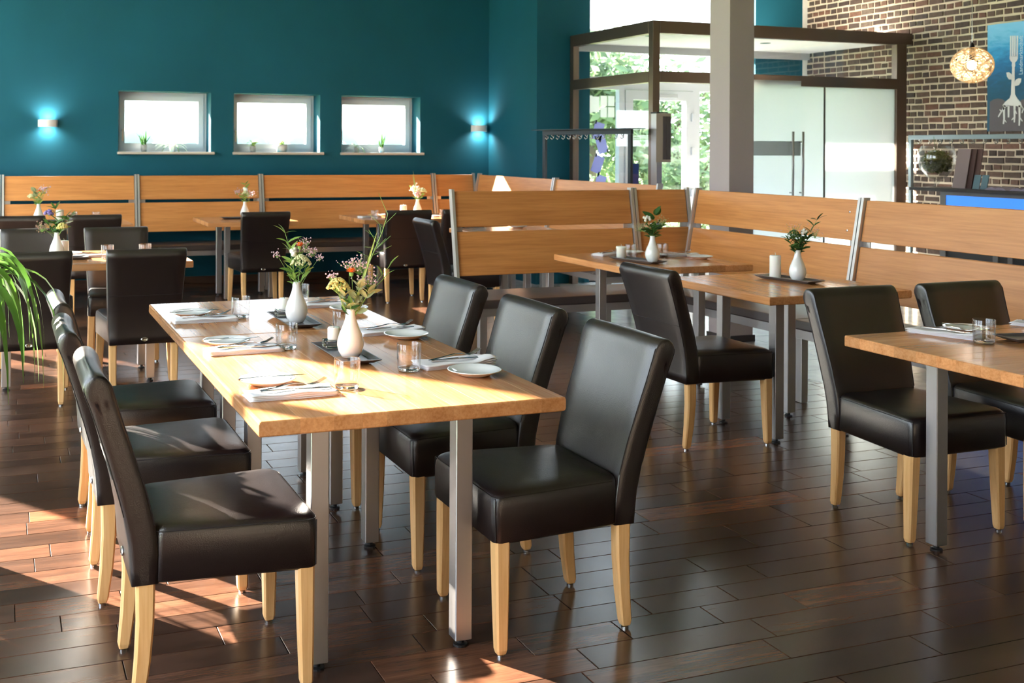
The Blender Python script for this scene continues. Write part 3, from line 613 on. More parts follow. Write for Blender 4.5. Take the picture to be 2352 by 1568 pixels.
# ------------------------------------------------------------------ chairs
def chair_proto():
    P = {}
    # backrest: closed profile in (y, z), swept over x with rounded sides
    prof = [(-.168, .318), (-.17, .40), (-.178, .47), (-.200, .56), (-.232, .66), (-.262, .75), (-.280, .81), (-.290, .842), (-.308, .862), (-.332, .866), (-.352, .852),
            (-.358, .828), (-.345, .79), (-.315, .70), (-.285, .60), (-.258, .50), (-.243, .42), (-.238, .36), (-.236, .318)]
    P0 = prof; prof = []
    for i in range(len(P0)):
        prof.append(P0[i])
        if 4 <= i <= 14:
            a_, b_, c2, d_ = P0[i - 1], P0[i], P0[i + 1], P0[min(i + 2, len(P0) - 1)]
            for q in (1 / 3, 2 / 3):
                prof.append(tuple(.5 * (2 * b_[j] + (c2[j] - a_[j]) * q + (2 * a_[j] - 5 * b_[j] + 4 * c2[j] - d_[j]) * q * q + (3 * b_[j] - a_[j] - 3 * c2[j] + d_[j]) * q ** 3) for j in (0, 1)))
    def ringat(u, ins):
        out = []
        for (y, z) in prof:
            hw = .196 + (z - .318) / .55 * .027; x = hw * u; my = -.203 - max(0, (z - .42)) * .29; yy = y + (my - y) * ins * 2.2; zz = z - (ins * .055 if z > .8 else (-ins * .01 if z < .33 else 0))
            if y > my - .001 and z > .45: yy -= .010 * (1 - u * u) * min(1, (z - .45) * 3)
            out.append((x, yy, zz))
        return out
    us = [(-1, .36), (-.9995, .27), (-.997, .19), (-.992, .12), (-.985, .065), (-.975, .025), (-.962, .0), (-.7, 0), (-.35, 0), (0, 0), (.35, 0), (.7, 0), (.962, .0), (.975, .025), (.985, .065), (.992, .12), (.997, .19), (.9995, .27), (1, .36)]
    bm = bmesh.new(); loft(bm, [ringat(u, i) for u, i in us]); bmesh.ops.recalc_face_normals(bm, faces=bm.faces)
    me = bpy.data.meshes.new('backrest'); bm.to_mesh(me); bm.free(); [setattr(p, 'use_smooth', True) for p in me.polygons]; me.materials.append(M_LEATHER); P['backrest'] = me
    # seam along each side edge of the backrest + seam across the rear near the top
    bm = bmesh.new()
    for sg in (-1, 1):
        r = ringat(.972 * sg, .03); tube(bm, [Vector(p) + Vector((0, .0015, .0)) for p in r[2:14]], .0018, 5); tube(bm, [Vector(p) + Vector((0, -.001, 0)) for p in r[24:38]], .0015, 5)
    a = [ringat(u, 0) for u in (-.95, -.5, 0, .5, .95)]; tube(bm, [Vector(q[34]) + Vector((0, -.0008, 0)) for q in a], .0014, 5)
    me = bpy.data.meshes.new('seam'); bm.to_mesh(me); bm.free(); me.materials.append(M_SEAM); P['seam'] = me
    # seat: domed trapezoid cushion
    def rr(hw0, hw1, y0, y1, z, r, n=5):
        pts = []
        for cx_, cy_, hw, a0 in ((1, y1, hw1, 0), (-1, y1, hw1, 90), (-1, y0, hw0, 180), (1, y0, hw0, 270)):
            for k in range(n):
                a = math.radians(a0 + 90 * k / (n - 1)); sy = -1 if cy_ == y1 else 1
                pts.append((cx_ * (hw - r) + r * math.cos(a), cy_ + sy * r + r * math.sin(a), z))
        return pts
    def dom(pts, h): return [(x, y, z + h * (1 - (x / .26) ** 2) * max(0, (1 - ((y - .03) / .27) ** 2))) for x, y, z in pts]
    bm = bmesh.new(); rings = [rr(.186, .222, -.175, .232, .318, .018), rr(.196, .232, -.18, .242, .326, .022), rr(.197, .233, -.18, .245, .425, .026), rr(.1965, .232, -.18, .243, .442, .028), rr(.194, .2285, -.179, .239, .454, .03), rr(.1895, .223, -.177, .233, .4605, .032), dom(rr(.180, .214, -.17, .222, .464, .03), .008), dom(rr(.14, .17, -.13, .175, .466, .04), .011), dom(rr(.08, .09, -.07, .10, .467, .04), .012)]
    loft(bm, rings); bmesh.ops.recalc_face_normals(bm, faces=bm.faces)
    me = bpy.data.meshes.new('seat'); bm.to_mesh(me); bm.free(); [setattr(p, 'use_smooth', True) for p in me.polygons]; me.materials.append(M_LEATHER); P['seat'] = me
    bm = bmesh.new(); q = rr(.1955, .2305, -.18, .2415, .4515, .024); q = q[:-0] if False else q; tube(bm, [(x * 1.002, y, z) for x, y, z in q[14:] + q[:6] + q[6:11]], .0016, 5)
    for sg in (-1, 1): tube(bm, [(sg * .2275, .238, .33), (sg * .2275, .239, .45)], .0016, 5)
    me = bpy.data.meshes.new('piping'); bm.to_mesh(me); bm.free(); me.materials.append(M_SEAM); P['piping'] = me
    def leg(pts):
        bm = bmesh.new(); R_ = []
        for x, y, z, a, b in pts:
            c = min(a, b) * .14; R_.append([(x - a / 2 + c, y - b / 2, z), (x + a / 2 - c, y - b / 2, z), (x + a / 2, y - b / 2 + c, z), (x + a / 2, y + b / 2 - c, z), (x + a / 2 - c, y + b / 2, z), (x - a / 2 + c, y + b / 2, z), (x - a / 2, y + b / 2 - c, z), (x - a / 2, y - b / 2 + c, z)])
        loft(bm, R_); bmesh.ops.recalc_face_normals(bm, faces=bm.faces); me = bpy.data.meshes.new('leg'); bm.to_mesh(me); bm.free(); me.materials.append(W_LEG); return me
    P['front'] = {sg: leg([(sg * .205, .213, .325, .046, .046), (sg * .211, .214, .15, .040, .040), (sg * .216, .215, .022, .033, .033), (sg * .216, .215, .010, .026, .026)]) for sg in (-1, 1)}
    P['rear'] = {sg: leg([(sg * .172, -.200, .325, .042, .048), (sg * .172, -.200, .22, .041, .044), (sg * .171, -.206, .12, .038, .040), (sg * .169, -.217, .022, .032, .034), (sg * .169, -.218, .010, .026, .026)]) for sg in (-1, 1)}
    bm = bmesh.new(); lathe(bm, [(.011, 0), (.011, .006), (.005, .010)], 12); me = bpy.data.meshes.new('glide'); bm.to_mesh(me); bm.free(); me.materials.append(M_CHROME); P['glide'] = me
    bm = bmesh.new(); lathe(bm, [(.021, 0), (.021, .003), (.016, .0055), (.014, .004), (.001, .004)], 20)
    for v in bm.verts: v.co.y *= .55
    me = bpy.data.meshes.new('badge'); bm.to_mesh(me); bm.free(); [setattr(p, 'use_smooth', True) for p in me.polygons]; me.materials.append(M_CHROME); P['badge'] = me
    return P
CP = chair_proto(); chair0 = None
def chair(label, x, y, rz, group='dark leather dining chairs'):
    global chair0
    if chair0 is None:
        t = thing('dining_chair', label, 'chair', (x, y, 0), rz, group)
        b = meshobj('backrest', CP['backrest'], None, t); meshobj('seam', CP['seam'], None, b); meshobj('badge', CP['badge'], None, b, loc=(0, -.2385, .345), rot=(PI / 2, 0, 0), label='small oval metal handle at the foot of the backrest')
        s = meshobj('seat', CP['seat'], None, t); meshobj('piping', CP['piping'], None, s)
        for sg in (-1, 1):
            l = meshobj('leg', CP['front'][sg], None, t); meshobj('glide', CP['glide'], None, l, loc=(sg * .216, .215, 0))
            l = meshobj('leg', CP['rear'][sg], None, t); meshobj('glide', CP['glide'], None, l, loc=(sg * .169, -.218, 0))
        chair0 = t; return t
    c = copytree(chair0); c.location = (x, y, 0); c.rotation_euler = (0, 0, rz); c['label'] = label; c['group'] = group; return c
E_, W__, N_, S_ = -PI / 2, PI / 2, 0.0, PI      # facing +x, -x, +y, -y
chair('large dark leather chair at the front right of the long table', 1.545, 3.03, W__)
chair('middle chair of three on the right side of the long table', 1.545, 3.69, W__)
chair('farthest chair of three on the right side of the long table', 1.55, 4.39, W__)
chair('nearest chair at the bottom left with sun stripe on its seat', .55, 3.04, E_)
chair('middle chair of three on the left side of the long table', .52, 3.72, E_)
chair('farthest chair of three on the left side of the long table', .53, 4.40, E_ + .02)
chair('chair with its back turned left beside the pillar-candle table', 3.295, 4.62, E_)
chair('black chair facing forward at the left end of the right-edge table', 3.33, 3.33, S_)
chair('black chair facing forward, second at the right-edge table', 3.915, 3.325, S_)
chair('chair seen from behind at the small square table', 2.21, 9.92, N_)
chair('chair seen from behind at the long table below the third window', 3.55, 9.84, N_ - .03)
chair('chair mostly hidden behind the end post of the partition', 4.10, 9.84, N_)
chair('slim side-on chair just left of the partition end post', 3.545, 8.27, E_)
chair('chair with full back view left of the long foreground table', .765, 6.59, N_)
chair('chair seen from behind at the left edge behind the plant', .145, 6.585, N_)
chair('chair facing the camera across the left sunlit table', .765, 7.70, S_)
chair('chair facing the camera across the left table at the left edge', .21, 7.72, S_)
chair('chair at the far left table, seen from behind beside the window table end', .735, 9.88, N_)
chair('chair at the far left table, seen from behind at the left edge', .12, 9.88, N_)

# ------------------------------------------------------------------ tableware
ZT_ = .7505
def lathe_obj(name, prof, seg, m, parent=None, label=None):
    bm = bmesh.new(); lathe(bm, prof, seg); bmesh.ops.recalc_face_normals(bm, faces=bm.faces)
    return bmobj(name, bm, m, parent, smooth=True, label=label)
mesh_cache = {}
def cached(key, fn):
    if key not in mesh_cache: mesh_cache[key] = fn()
    return mesh_cache[key]
def mk(bm, m, smooth=True):
    me = bpy.data.meshes.new('m'); bmesh.ops.recalc_face_normals(bm, faces=bm.faces); bm.to_mesh(me); bm.free(); me.materials.append(m)
    if smooth: [setattr(p, 'use_smooth', True) for p in me.polygons]
    return me
def m_plate():
    bm = bmesh.new(); lathe(bm, [(.001, 0), (.042, 0), (.046, .002), (.062, .008), (.079, .0165), (.082, .0175), (.0815, .0195), (.078, .019), (.060, .0115), (.045, .006), (.001, .0055)], 48); return mk(bm, M_PORCELAIN)
def plate(label, x, y, z=ZT_):
    o = meshobj('plate', cached('plate', m_plate), None, None, (x, y, z)); tag(o, label, 'plate', 'small white side plates'); return o
def m_glass():
    bm = bmesh.new(); lathe(bm, [(.001, .0), (.031, .0), (.034, .003), (.036, .012), (.0375, .045), (.038, .084), (.0372, .0855), (.0362, .084), (.0357, .045), (.034, .016), (.029, .0125), (.001, .0115)], 40); return mk(bm, M_TUMBLER)
def m_gbase():
    bm = bmesh.new(); lathe(bm, [(.001, .0008), (.0305, .0008), (.0335, .004), (.0345, .011), (.028, .0118), (.001, .0108)], 36); return mk(bm, M_TUMBASE)
def tumbler(label, x, y, z=ZT_):
    t = thing('tumbler', label, 'glass', (x, y, z), 0, 'clear water tumblers'); meshobj('glass_wall', cached('glass', m_glass), None, t); meshobj('thick_base', cached('gbase', m_gbase), None, t); return t
def strip(bm, pts, th):
    """flat tapering strip: pts = (x, half width, z)"""
    loft(bm, [[(x, -w_, z), (x, w_, z), (x, w_, z + th), (x, -w_, z + th)] for x, w_, z in pts])
def m_knife():
    bm = bmesh.new(); strip(bm, [(-.10, .004, .0), (-.095, .0055, .0), (-.04, .0048, .001), (-.005, .0036, .002)], .004)
    strip(bm, [(-.005, .0035, .0025), (.01, .007, .0022), (.06, .0085, .001), (.09, .006, .0008), (.105, .001, .0008)], .0014); return mk(bm, M_CUTLERY, False)
def m_fork():
    bm = bmesh.new(); strip(bm, [(-.10, .004, .0), (-.09, .0060, .0), (-.05, .0042, .004), (.0, .0025, .011), (.03, .0024, .009), (.042, .006, .005), (.052, .0095, .004), (.06, .0105, .005)], .002)
    for k in range(4):
        y = -.0087 + .0058 * k; loft(bm, [[(x, y - w_, z), (x, y + w_, z), (x, y + w_, z + .0016), (x, y - w_, z + .0016)] for x, w_, z in ((.058, .0021, .005), (.075, .0017, .0085), (.092, .0012, .0165), (.098, .0006, .020))])
    return mk(bm, M_CUTLERY, False)
def m_napkin(seed, curl):
    def f():
        rs = random.Random(seed); nx, ny = 22, 8; bm = bmesh.new(); lay = []
        for k in range(4):
            off = rs.uniform(-.004, .004)
            for side in (0, 1):
                g = []
                for i in range(nx + 1):
                    r_ = []
                    for j in range(ny + 1):
                        u, v = i / nx, j / ny; x = (u - .5) * .25 + off; y = (v - .5) * (.098 + .006 * k * curl) + .002 * math.sin(7 * u + seed + k)
                        wv = (.0018 * math.sin(11 * u + 3 * v + seed) + .0012 * math.sin(5 * v + seed * 2)) * (k / 3) + curl * (.010 * max(0, u - .72) / .28 * (k / 3) * (1 + .6 * math.sin(5 * v)))
                        e = min(u, 1 - u, v * .5, (1 - v) * .5); rd = min(1, e / .03); z = .0040 * k + (.0034 * (.25 + .75 * rd) if side else .0002) + wv + .0002; r_.append(bm.verts.new((x, y, max(z, .0001))))
                    g.append(r_)
                for i in range(nx):
                    for j in range(ny): bm.faces.new((g[i][j], g[i + 1][j], g[i + 1][j + 1], g[i][j + 1]))
                if side:
                    for i in range(nx):
                        for j in (0, ny): bm.faces.new((gp[i][j], gp[i + 1][j], g[i + 1][j], g[i][j]))
                    for j in range(ny):
                        for i in (0, nx): bm.faces.new((gp[i][j], gp[i][j + 1], g[i][j + 1], g[i][j]))
                gp = g
        return mk(bm, M_LINEN)
    return cached('nap%d%.1f' % (seed, curl), f)
def setting(where, px, py, nx, ny, rz, gx, gy, seed=1, curl=0.0, pk=True, glass=True, pl=True, flip=1):
    """one place setting: side plate with butter knife, napkin with fork and knife, tumbler"""
    if pl: plate('white side plate at the ' + where, px, py)
    o = meshobj('napkin', m_napkin(seed, curl), None, None, (nx, ny, ZT_), (0, 0, rz)); tag(o, 'folded white napkin at the ' + where, 'napkin', 'folded white napkins')
    for nm, key, fn, dy_, da, lab in (('fork', 'fork', m_fork, .018, .10, 'steel fork on the napkin at the '), ('table_knife', 'knife', m_knife, -.014, -.04, 'steel knife on the napkin at the ')):
        q = meshobj(nm, cached(key, fn), None, None, (nx + math.cos(rz) * .01 - math.sin(rz) * dy_, ny + math.sin(rz) * .01 + math.cos(rz) * dy_, ZT_ + .0165 + curl * .003), (0, 0, rz + da)); tag(q, lab + where, nm.split('_')[-1], nm.replace('_', ' ') + 's on napkins')
    if pk and pl:
        q = meshobj('butter_knife', cached('knife', m_knife), None, None, (px + .012, py - .005, ZT_ + .0195), (0, 0, rz + .05)); tag(q, 'steel butter knife across the plate at the ' + where, 'knife', 'butter knives on plates')
    if glass: tumbler('clear tumbler at the ' + where, gx, gy)
setting('front left place of the long foreground table', .725, 3.115, .755, 2.955, .02, .925, 2.985, 1)
setting('middle left place of the long foreground table', .735, 3.785, .765, 3.64, .02, .915, 3.65, 2)
setting('left place of the far joined table', .725, 4.48, .755, 4.33, .0, .905, 4.37, 3)
setting('front right place of the long foreground table', 1.345, 3.04, 1.35, 3.205, .12, 1.18, 3.165, 4, .9, pk=False)
setting('middle right place of the long foreground table', 1.375, 3.715, 1.35, 3.84, .05, 1.185, 3.88, 5, .7, pk=False)
setting('right place of the far joined table', 1.37, 4.40, 1.33, 4.58, .05, 1.235, 4.68, 6, .5, pk=False)
setting('left place of the right-edge table', 3.44, 3.17, 3.30, 3.13, -1.2, 3.29, 2.955, 7, .8, pk=True)
setting('second place of the right-edge table', 3.98, 3.14, 3.83, 3.14, -1.1, 3.86, 2.9, 8, .8, pk=False, glass=False)
setting('bench place of the corner table', 3.88, 6.24, 3.71, 6.22, .3, 3.745, 6.03, 9, .4, pk=False)
setting('right place of the corner table', 4.13, 5.84, 4.10, 6.03, -.1, 3.965, 6.01, 10, .4, pk=False)
setting('left end of the table below the third window', 3.66, 10.50, 3.42, 10.30, .3, 3.40, 10.10, 11, .2, pk=False)
setting('right side of the table below the third window', 4.30, 10.45, 4.16, 10.25, .2, 4.10, 10.05, 12, .2, pk=False)
setting('left half of the sunlit left table', .40, 7.22, .52, 7.08, .1, .61, 6.93, 13, .4, pk=False)
setting('right half of the sunlit left table', .72, 7.20, .97, 7.10, 1.4, .835, 6.93, 14, .3, pk=False)
plate('white plate on the table half hidden by the partition', 4.22, 8.62)
tumbler('left tumbler on the far left table', .62, 10.5); tumbler('right tumbler on the far left table', .82, 10.5)

def tray(label, x, y, l_=.34, w_=.125, rz=0):
    bm = bmesh.new()
    def rc(hx, hy, z, bow=0): return [(-hx, -hy, z), (hx, -hy, z), (hx, hy, z), (-hx, hy, z)]
    loft(bm, [rc(w_ * .30, l_ * .38, 0), rc(w_ * .36, l_ * .42, .003), rc(w_ * .5, l_ * .5, .0155), rc(w_ * .5, l_ * .5, .0175), rc(w_ * .47, l_ * .48, .0172), rc(w_ * .36, l_ * .40, .009), rc(w_ * .1, l_ * .1, .0085)])
    bmesh.ops.recalc_face_normals(bm, faces=bm.faces); o = bmobj('tray', bm, M_SLATE, loc=(x, y, ZT_), rot=(0, 0, rz)); return tag(o, label, 'tray', 'grey ceramic trays')
def m_vase():
    bm = bmesh.new(); pr = [(.001, 0), (.024, 0), (.029, .003), (.0385, .020), (.0435, .040), (.0425, .056), (.036, .078), (.0265, .100), (.019, .120), (.0152, .138), (.0148, .150), (.0162, .156), (.0150, .1565), (.0132, .150), (.0132, .13), (.001, .12)]
    lathe(bm, pr, 40); return mk(bm, M_PORCELAIN)
def vase(label, x, y, z=ZT_ + .009):
    o = meshobj('vase', cached('vase', m_vase), None, None, (x, y, z)); return tag(o, label, 'vase', 'white porcelain bud vases')
def candle(label, x, y, r, h, z=ZT_ + .009, holder=False, melted=False):
    t = thing('candle', label, 'candle', (x, y, z), 0, 'white candles'); z0 = 0
    if holder:
        hb = bbox(-.033, .033, -.033, .033, .0005, .026, .004); bmobj('glass_holder', hb, M_TUMBASE, t); z0 = .0265
    pr = [(.001, z0), (r * .97, z0), (r, z0 + .003), (r, z0 + h - .004), (r * .9, z0 + h), (r * .35, z0 + h - .002), (.001, z0 + h - .003)]
    if melted: pr = [(.001, z0), (r, z0), (r, z0 + h * .75), (r * 1.12, z0 + h * .85), (r * 1.08, z0 + h), (r * .8, z0 + h * .98), (.001, z0 + h * .85)]
    lathe_obj('wax_body', pr, 28, M_CANDLE, t); bm = bmesh.new(); tube(bm, [(0, 0, z0 + h - .004), (.001, 0, z0 + h + .008), (-.002, 0, z0 + h + .014)], .0011, 5); bmobj('wick', bm, M_BLACK if holder else M_CANDLE, t)
tray('grey tray in the middle of the long foreground table', 1.065, 3.46, .37, .13)
tray('grey tray on the far joined table', 1.08, 4.20, .37, .13)
tray('grey tray on the pillar-candle table', 3.885, 4.71, .36, .125, .18)
tray('grey tray on the corner table by the partition', 3.65, 5.80, .38, .125, .2)
tray('grey tray at the right edge of the picture', 3.56, 2.93, .34, .13, 1.4)
tray('grey tray on the small square table', 2.14, 10.45, .34, .13, 1.57)
tray('grey tray on the table below the third window', 3.92, 10.47, .34, .13, 1.57)
tray('grey tray on the far left table', .40, 10.5, .34, .13, 1.57)
tray('grey tray on the sunlit left table', .33, 6.97, .34, .13, 1.57)
candle('white candle stub in a square glass holder on the long foreground table', 1.06, 3.575, .021, .042, holder=True)
candle('white candle stub in a glass holder on the far joined table', 1.07, 4.31, .021, .045, holder=True)
candle('tall white pillar candle on the right table', 3.862, 4.79, .029, .118)
candle('short half-melted candle on the corner table', 3.615, 5.93, .029, .075, melted=True)
candle('white pillar candle below the third window', 3.835, 10.47, .034, .10)
candle('white pillar candle on the far left table', .50, 10.5, .034, .10)
candle('pale candle behind the vase on the sunlit left table', .36, 7.04, .03, .10)
VB = [('white vase nearest the camera, at the centre of the long table', 1.06, 3.385), ('white vase on the far joined table', 1.075, 4.135), ('white vase beside the tall pillar candle', 3.895, 4.655), ('white vase on the corner table by the partition', 3.685, 5.69),
      ('white vase on the small square table', 2.20, 10.45), ('white vase below the third small window', 3.99, 10.47), ('white vase on the far left table', .315, 10.5), ('white vase on the sunlit left table in half shade', .315, 6.965)]
for v in VB: vase(*v)

# ------------------------------------------------------------------ bouquets
def sprig(t, bmS, base, tip, rs, r=.0014):
    mid = (Vector(base) + Vector(tip)) * .5 + Vector((rs.uniform(-.01, .01), rs.uniform(-.01, .01), .01)); pts = [Vector(base), mid, Vector(tip)]
    P = [pts[0] * (1 - s) ** 2 + pts[1] * 2 * s * (1 - s) + pts[2] * s * s for s in [i / 6 for i in range(7)]]; tube(bmS, P, r, 5, r * .6); return P
LEAFM = {}
def leafobj(t, p, size, kind, m, yaw, pitch, roll=0):
    key = (kind, m.name)
    if key not in LEAFM:
        LEAFM[key] = leaf_mesh(*{'long': (1.0, .36, (.25, .35), 8, .2), 'round': (1.0, .8, (.1, .15), 8, .1)}[kind]); LEAFM[key].materials.append(m)
    o = meshobj('leaf', LEAFM[key], None, t, loc=p, rot=(roll, -pitch, yaw)); o.scale = (size,) * 3; return o
def umbel(bmS, bmF, c, r, n, br, rs, dome=.9):
    for i in range(int(n * 1.7)):
        a = rs.random() * 6.28; q = math.sqrt(rs.random()); d = Vector((math.cos(a) * q, math.sin(a) * q, dome * (1 - q * q) - .15)); p = Vector(c) + d * r
        blob(bmF, p, br * rs.uniform(.9, 1.5), 1)
        if i % 4 == 0: tube(bmS, [Vector(c) - Vector((0, 0, r * .6)), p], .0006, 3)
# camera-right and camera-forward directions on the floor, used only to aim the sprays like in the photo
RX = Vector((c_, -s_, 0)); FX = Vector((s_, c_, 0))
def bouquet(label, x, y, z, spec, seed, dens=1.6):
    rs = random.Random(seed); t = thing('bouquet', label, 'flowers', (x, y, z), 0, 'small bouquets in white vases'); bmS = bmesh.new(); heads = {}
    def P(a, h, f=0): return RX * a + FX * f + Vector((0, 0, h))
    for s in spec:
        k = s[0]
        if k == 'leafspray':      # (k, a, h, f, count, size, kind, mat)
            tip = P(s[1], s[2], s[3]); pth = sprig(t, bmS, (0, 0, -.04), tip, rs)
            for i in range(int(s[4] * dens)):
                q = pth[2 + min(4, int(i * 4.99 / max(1, int(s[4] * dens) - 1))) if s[4] > 1 else 6]; sg = 1 if i % 2 else -1
                an = rs.uniform(-.5, .5); d = RX * sg * math.cos(an) + FX * math.sin(an); leafobj(t, q, s[5] * rs.uniform(.9, 1.4), s[6], s[7], math.atan2(d.y, d.x), rs.uniform(.2, 1.1), rs.uniform(-.9, .9))
            leafobj(t, tip, s[5], s[6], s[7], math.atan2(tip.y, tip.x), 1.0, rs.uniform(-.8, .8))
        elif k == 'umbel':        # (k, a, h, f, r, n, br, mat, name)
            c = P(s[1], s[2], s[3]); sprig(t, bmS, (0, 0, -.04), c - Vector((0, 0, s[4] * .5)), rs); bm = heads.setdefault((s[8], s[7].name), (bmesh.new(), s[7]))[0]; umbel(bmS, bm, c, s[4], s[5], s[6], rs)
        elif k == 'haze':         # branching tiny blossoms
            c = P(s[1], s[2], s[3]); sprig(t, bmS, (0, 0, -.04), c, rs, .0009); bm = heads.setdefault((s[8], s[7].name), (bmesh.new(), s[7]))[0]
            for i in range(int(s[5] * 1.6)):
                p = c + Vector((rs.gauss(0, 1), rs.gauss(0, 1), rs.gauss(0, .8))) * s[4] * .5; blob(bm, p, s[6] * rs.uniform(.6, 1.4), 1)
                if i % 2 == 0: tube(bmS, [c - Vector((0, 0, s[4] * .8)), p], .0005, 3)
        elif k == 'berries':
            bm = heads.setdefault(('berries', s[7].name), (bmesh.new(), s[7]))[0]; c = P(s[1], s[2], s[3])
            for i in range(s[5]): blob(bm, c + Vector((rs.uniform(-1, 1), rs.uniform(-1, 1), rs.uniform(-1, 1))) * s[4], s[6], 2)
        elif k == 'daisy':        # orange many-petalled head
            c = P(s[1], s[2], s[3]); sprig(t, bmS, (0, 0, -.04), c, rs); bm = bmesh.new()
            for i in range(34):
                a = i * 2.4; el = .15 + .9 * (i / 34); d = Vector((math.cos(a) * math.cos(el), math.sin(a) * math.cos(el), math.sin(el))); sd_ = Vector((-math.sin(a), math.cos(a), 0)) * .0030; tp = c + d * .018
                v = [bm.verts.new(q) for q in (c + d * .003 - sd_ * .6, tp - sd_, tp + d * .002, tp + sd_, c + d * .003 + sd_ * .6)]; bm.faces.new(v)
            bmobj('orange_blossom', bm, M_ORANGE, t); bm = bmesh.new(); lathe(bm, [(.001, -.014), (.006, -.011), (.008, -.003), (.006, .0)], 10)
            for v in bm.verts: v.co += c
            bmobj('calyx', bm, M_STEM, t)
        elif k == 'grass':
            tip = P(s[1], s[2], s[3]); tube(bmS, [(0, 0, -.04), tip * .5 + Vector((0, 0, .0)), tip * .8 + RX * .004, tip, tip + RX * (s[4]) + Vector((0, 0, s[5]))], .0024, 5, .0006)
            for i in range(s[6]):
                q = tip * rs.uniform(.45, .9); tube(bmS, [q, q + RX * rs.uniform(-.06, .07) + Vector((0, 0, rs.uniform(-.0, .05)))], .0006, 3)
        elif k == 'blade':
            bm = bmesh.new(); tip = P(s[1], s[2], s[3]); v0 = None
            rows_ = []
            for i in range(9):
                u = i / 8; p = tip * u + Vector((0, 0, -.03 * (1 - u))); w_ = .004 * math.sin(PI * min(1, u * .9 + .1)) + .0002; rows_.append((bm.verts.new(p - RX * w_), bm.verts.new(p + FX * .001), bm.verts.new(p + RX * w_)))
            for a, b in zip(rows_, rows_[1:]):
                for i in (0, 1): bm.faces.new((a[i], a[i + 1], b[i + 1], b[i]))
            bmobj('grass_blade', bm, M_GRASSB, t)
    bmobj('stems', bmS, M_STEM, t)
    for (nm, _), (bm, m) in heads.items():
        o = bmobj(nm, bm, m, t, smooth=True)
        if nm != 'berries': stuff(o)
    return t
zn = ZT_ + .009 + .150
bouquet('bouquet with orange blossom, yellow umbel and long grass, nearest vase', 1.06, 3.385, zn, [
    ('umbel', -.040, .078, -.01, .038, 90, .0032, M_YELLOW, 'yellow_umbel'), ('daisy', .002, .124, .0), ('haze', -.062, .112, 0, .022, 26, .0028, M_PINK, 'pink_blossoms'),
    ('haze', .03, .145, .01, .038, 80, .0024, M_PINK, 'pink_blossoms'), ('haze', .055, .10, .0, .03, 50, .0026, M_PINK, 'pink_blossoms'), ('haze', -.005, .150, .01, .03, 30, .0026, M_PINK, 'pink_blossoms'),
    ('leafspray', .06, .06, -.02, 6, .040, 'round', M_EUCA), ('leafspray', .03, .08, -.03, 6, .038, 'round', M_EUCA), ('leafspray', -.02, .05, -.02, 3, .034, 'round', M_EUCA), ('leafspray', .0, .03, -.03, 2, .032, 'round', M_LEAFD),
    ('leafspray', .125, .145, .0, 3, .038, 'long', M_LEAF), ('leafspray', .075, .10, .0, 4, .03, 'long', M_LEAF), ('leafspray', -.03, .05, 0, 3, .03, 'long', M_LEAF),
    ('blade', .085, .26, .02), ('blade', .07, .20, .02), ('blade', .078, .23, .0), ('grass', .118, .31, .02, -.03, .07, 14), ('grass', .12, .12, .02, .02, .01, 4)], 21)
bouquet('bouquet with leafy spray, white berries and orange blossom on the far joined table', 1.075, 4.135, zn, [
    ('leafspray', -.045, .195, 0, 7, .045, 'long', M_LEAF), ('leafspray', -.02, .13, 0, 5, .038, 'long', M_LEAF), ('leafspray', .035, .045, -.01, 4, .035, 'long', M_LEAF), ('leafspray', -.03, .06, -.02, 4, .036, 'long', M_LEAF),
    ('umbel', .018, .082, -.015, .040, 110, .0030, M_UMBEL, 'cream_umbel'), ('berries', -.014, .124, -.01, .014, 9, .0085, M_WBERRY), ('daisy', .012, .145, -.005),
    ('haze', .03, .155, .0, .03, 40, .0024, M_PINK, 'pink_blossoms'), ('haze', .058, .125, .0, .026, 40, .0026, M_PINK, 'pink_blossoms'), ('haze', .088, .10, .0, .018, 18, .0026, M_PINK, 'pink_blossoms'), ('haze', -.078, .112, .0, .016, 16, .0026, M_PINK, 'pink_blossoms'),
    ('leafspray', -.005, .02, -.02, 1, .04, 'long', M_LEAF)], 22)
bouquet('dark green bouquet with one rising leaf spray beside the pillar candle', 3.895, 4.655, zn, [
    ('leafspray', .10, .165, 0, 5, .045, 'long', M_LEAFD), ('leafspray', .02, .06, 0, 7, .035, 'long', M_LEAFD), ('leafspray', -.03, .07, 0, 7, .035, 'long', M_LEAFD), ('leafspray', .0, .085, 0, 7, .032, 'long', M_LEAFD), ('leafspray', .035, .08, -.01, 6, .03, 'long', M_LEAFD),
    ('umbel', -.02, .085, 0, .035, 60, .0026, M_LEAFD, 'green_umbel'), ('haze', -.02, .12, 0, .04, 30, .0016, M_PINK, 'pink_blossoms'), ('haze', .09, .10, 0, .04, 40, .0016, M_PINK, 'pink_blossoms'), ('berries', .035, .105, 0, .014, 9, .0085, M_WBERRY), ('leafspray', .05, .06, 0, 6, .035, 'long', M_LEAFD), ('leafspray', -.055, .06, -.02, 6, .035, 'long', M_LEAFD), ('leafspray', .0, .05, -.03, 6, .038, 'long', M_LEAFD)], 23, 2.4)
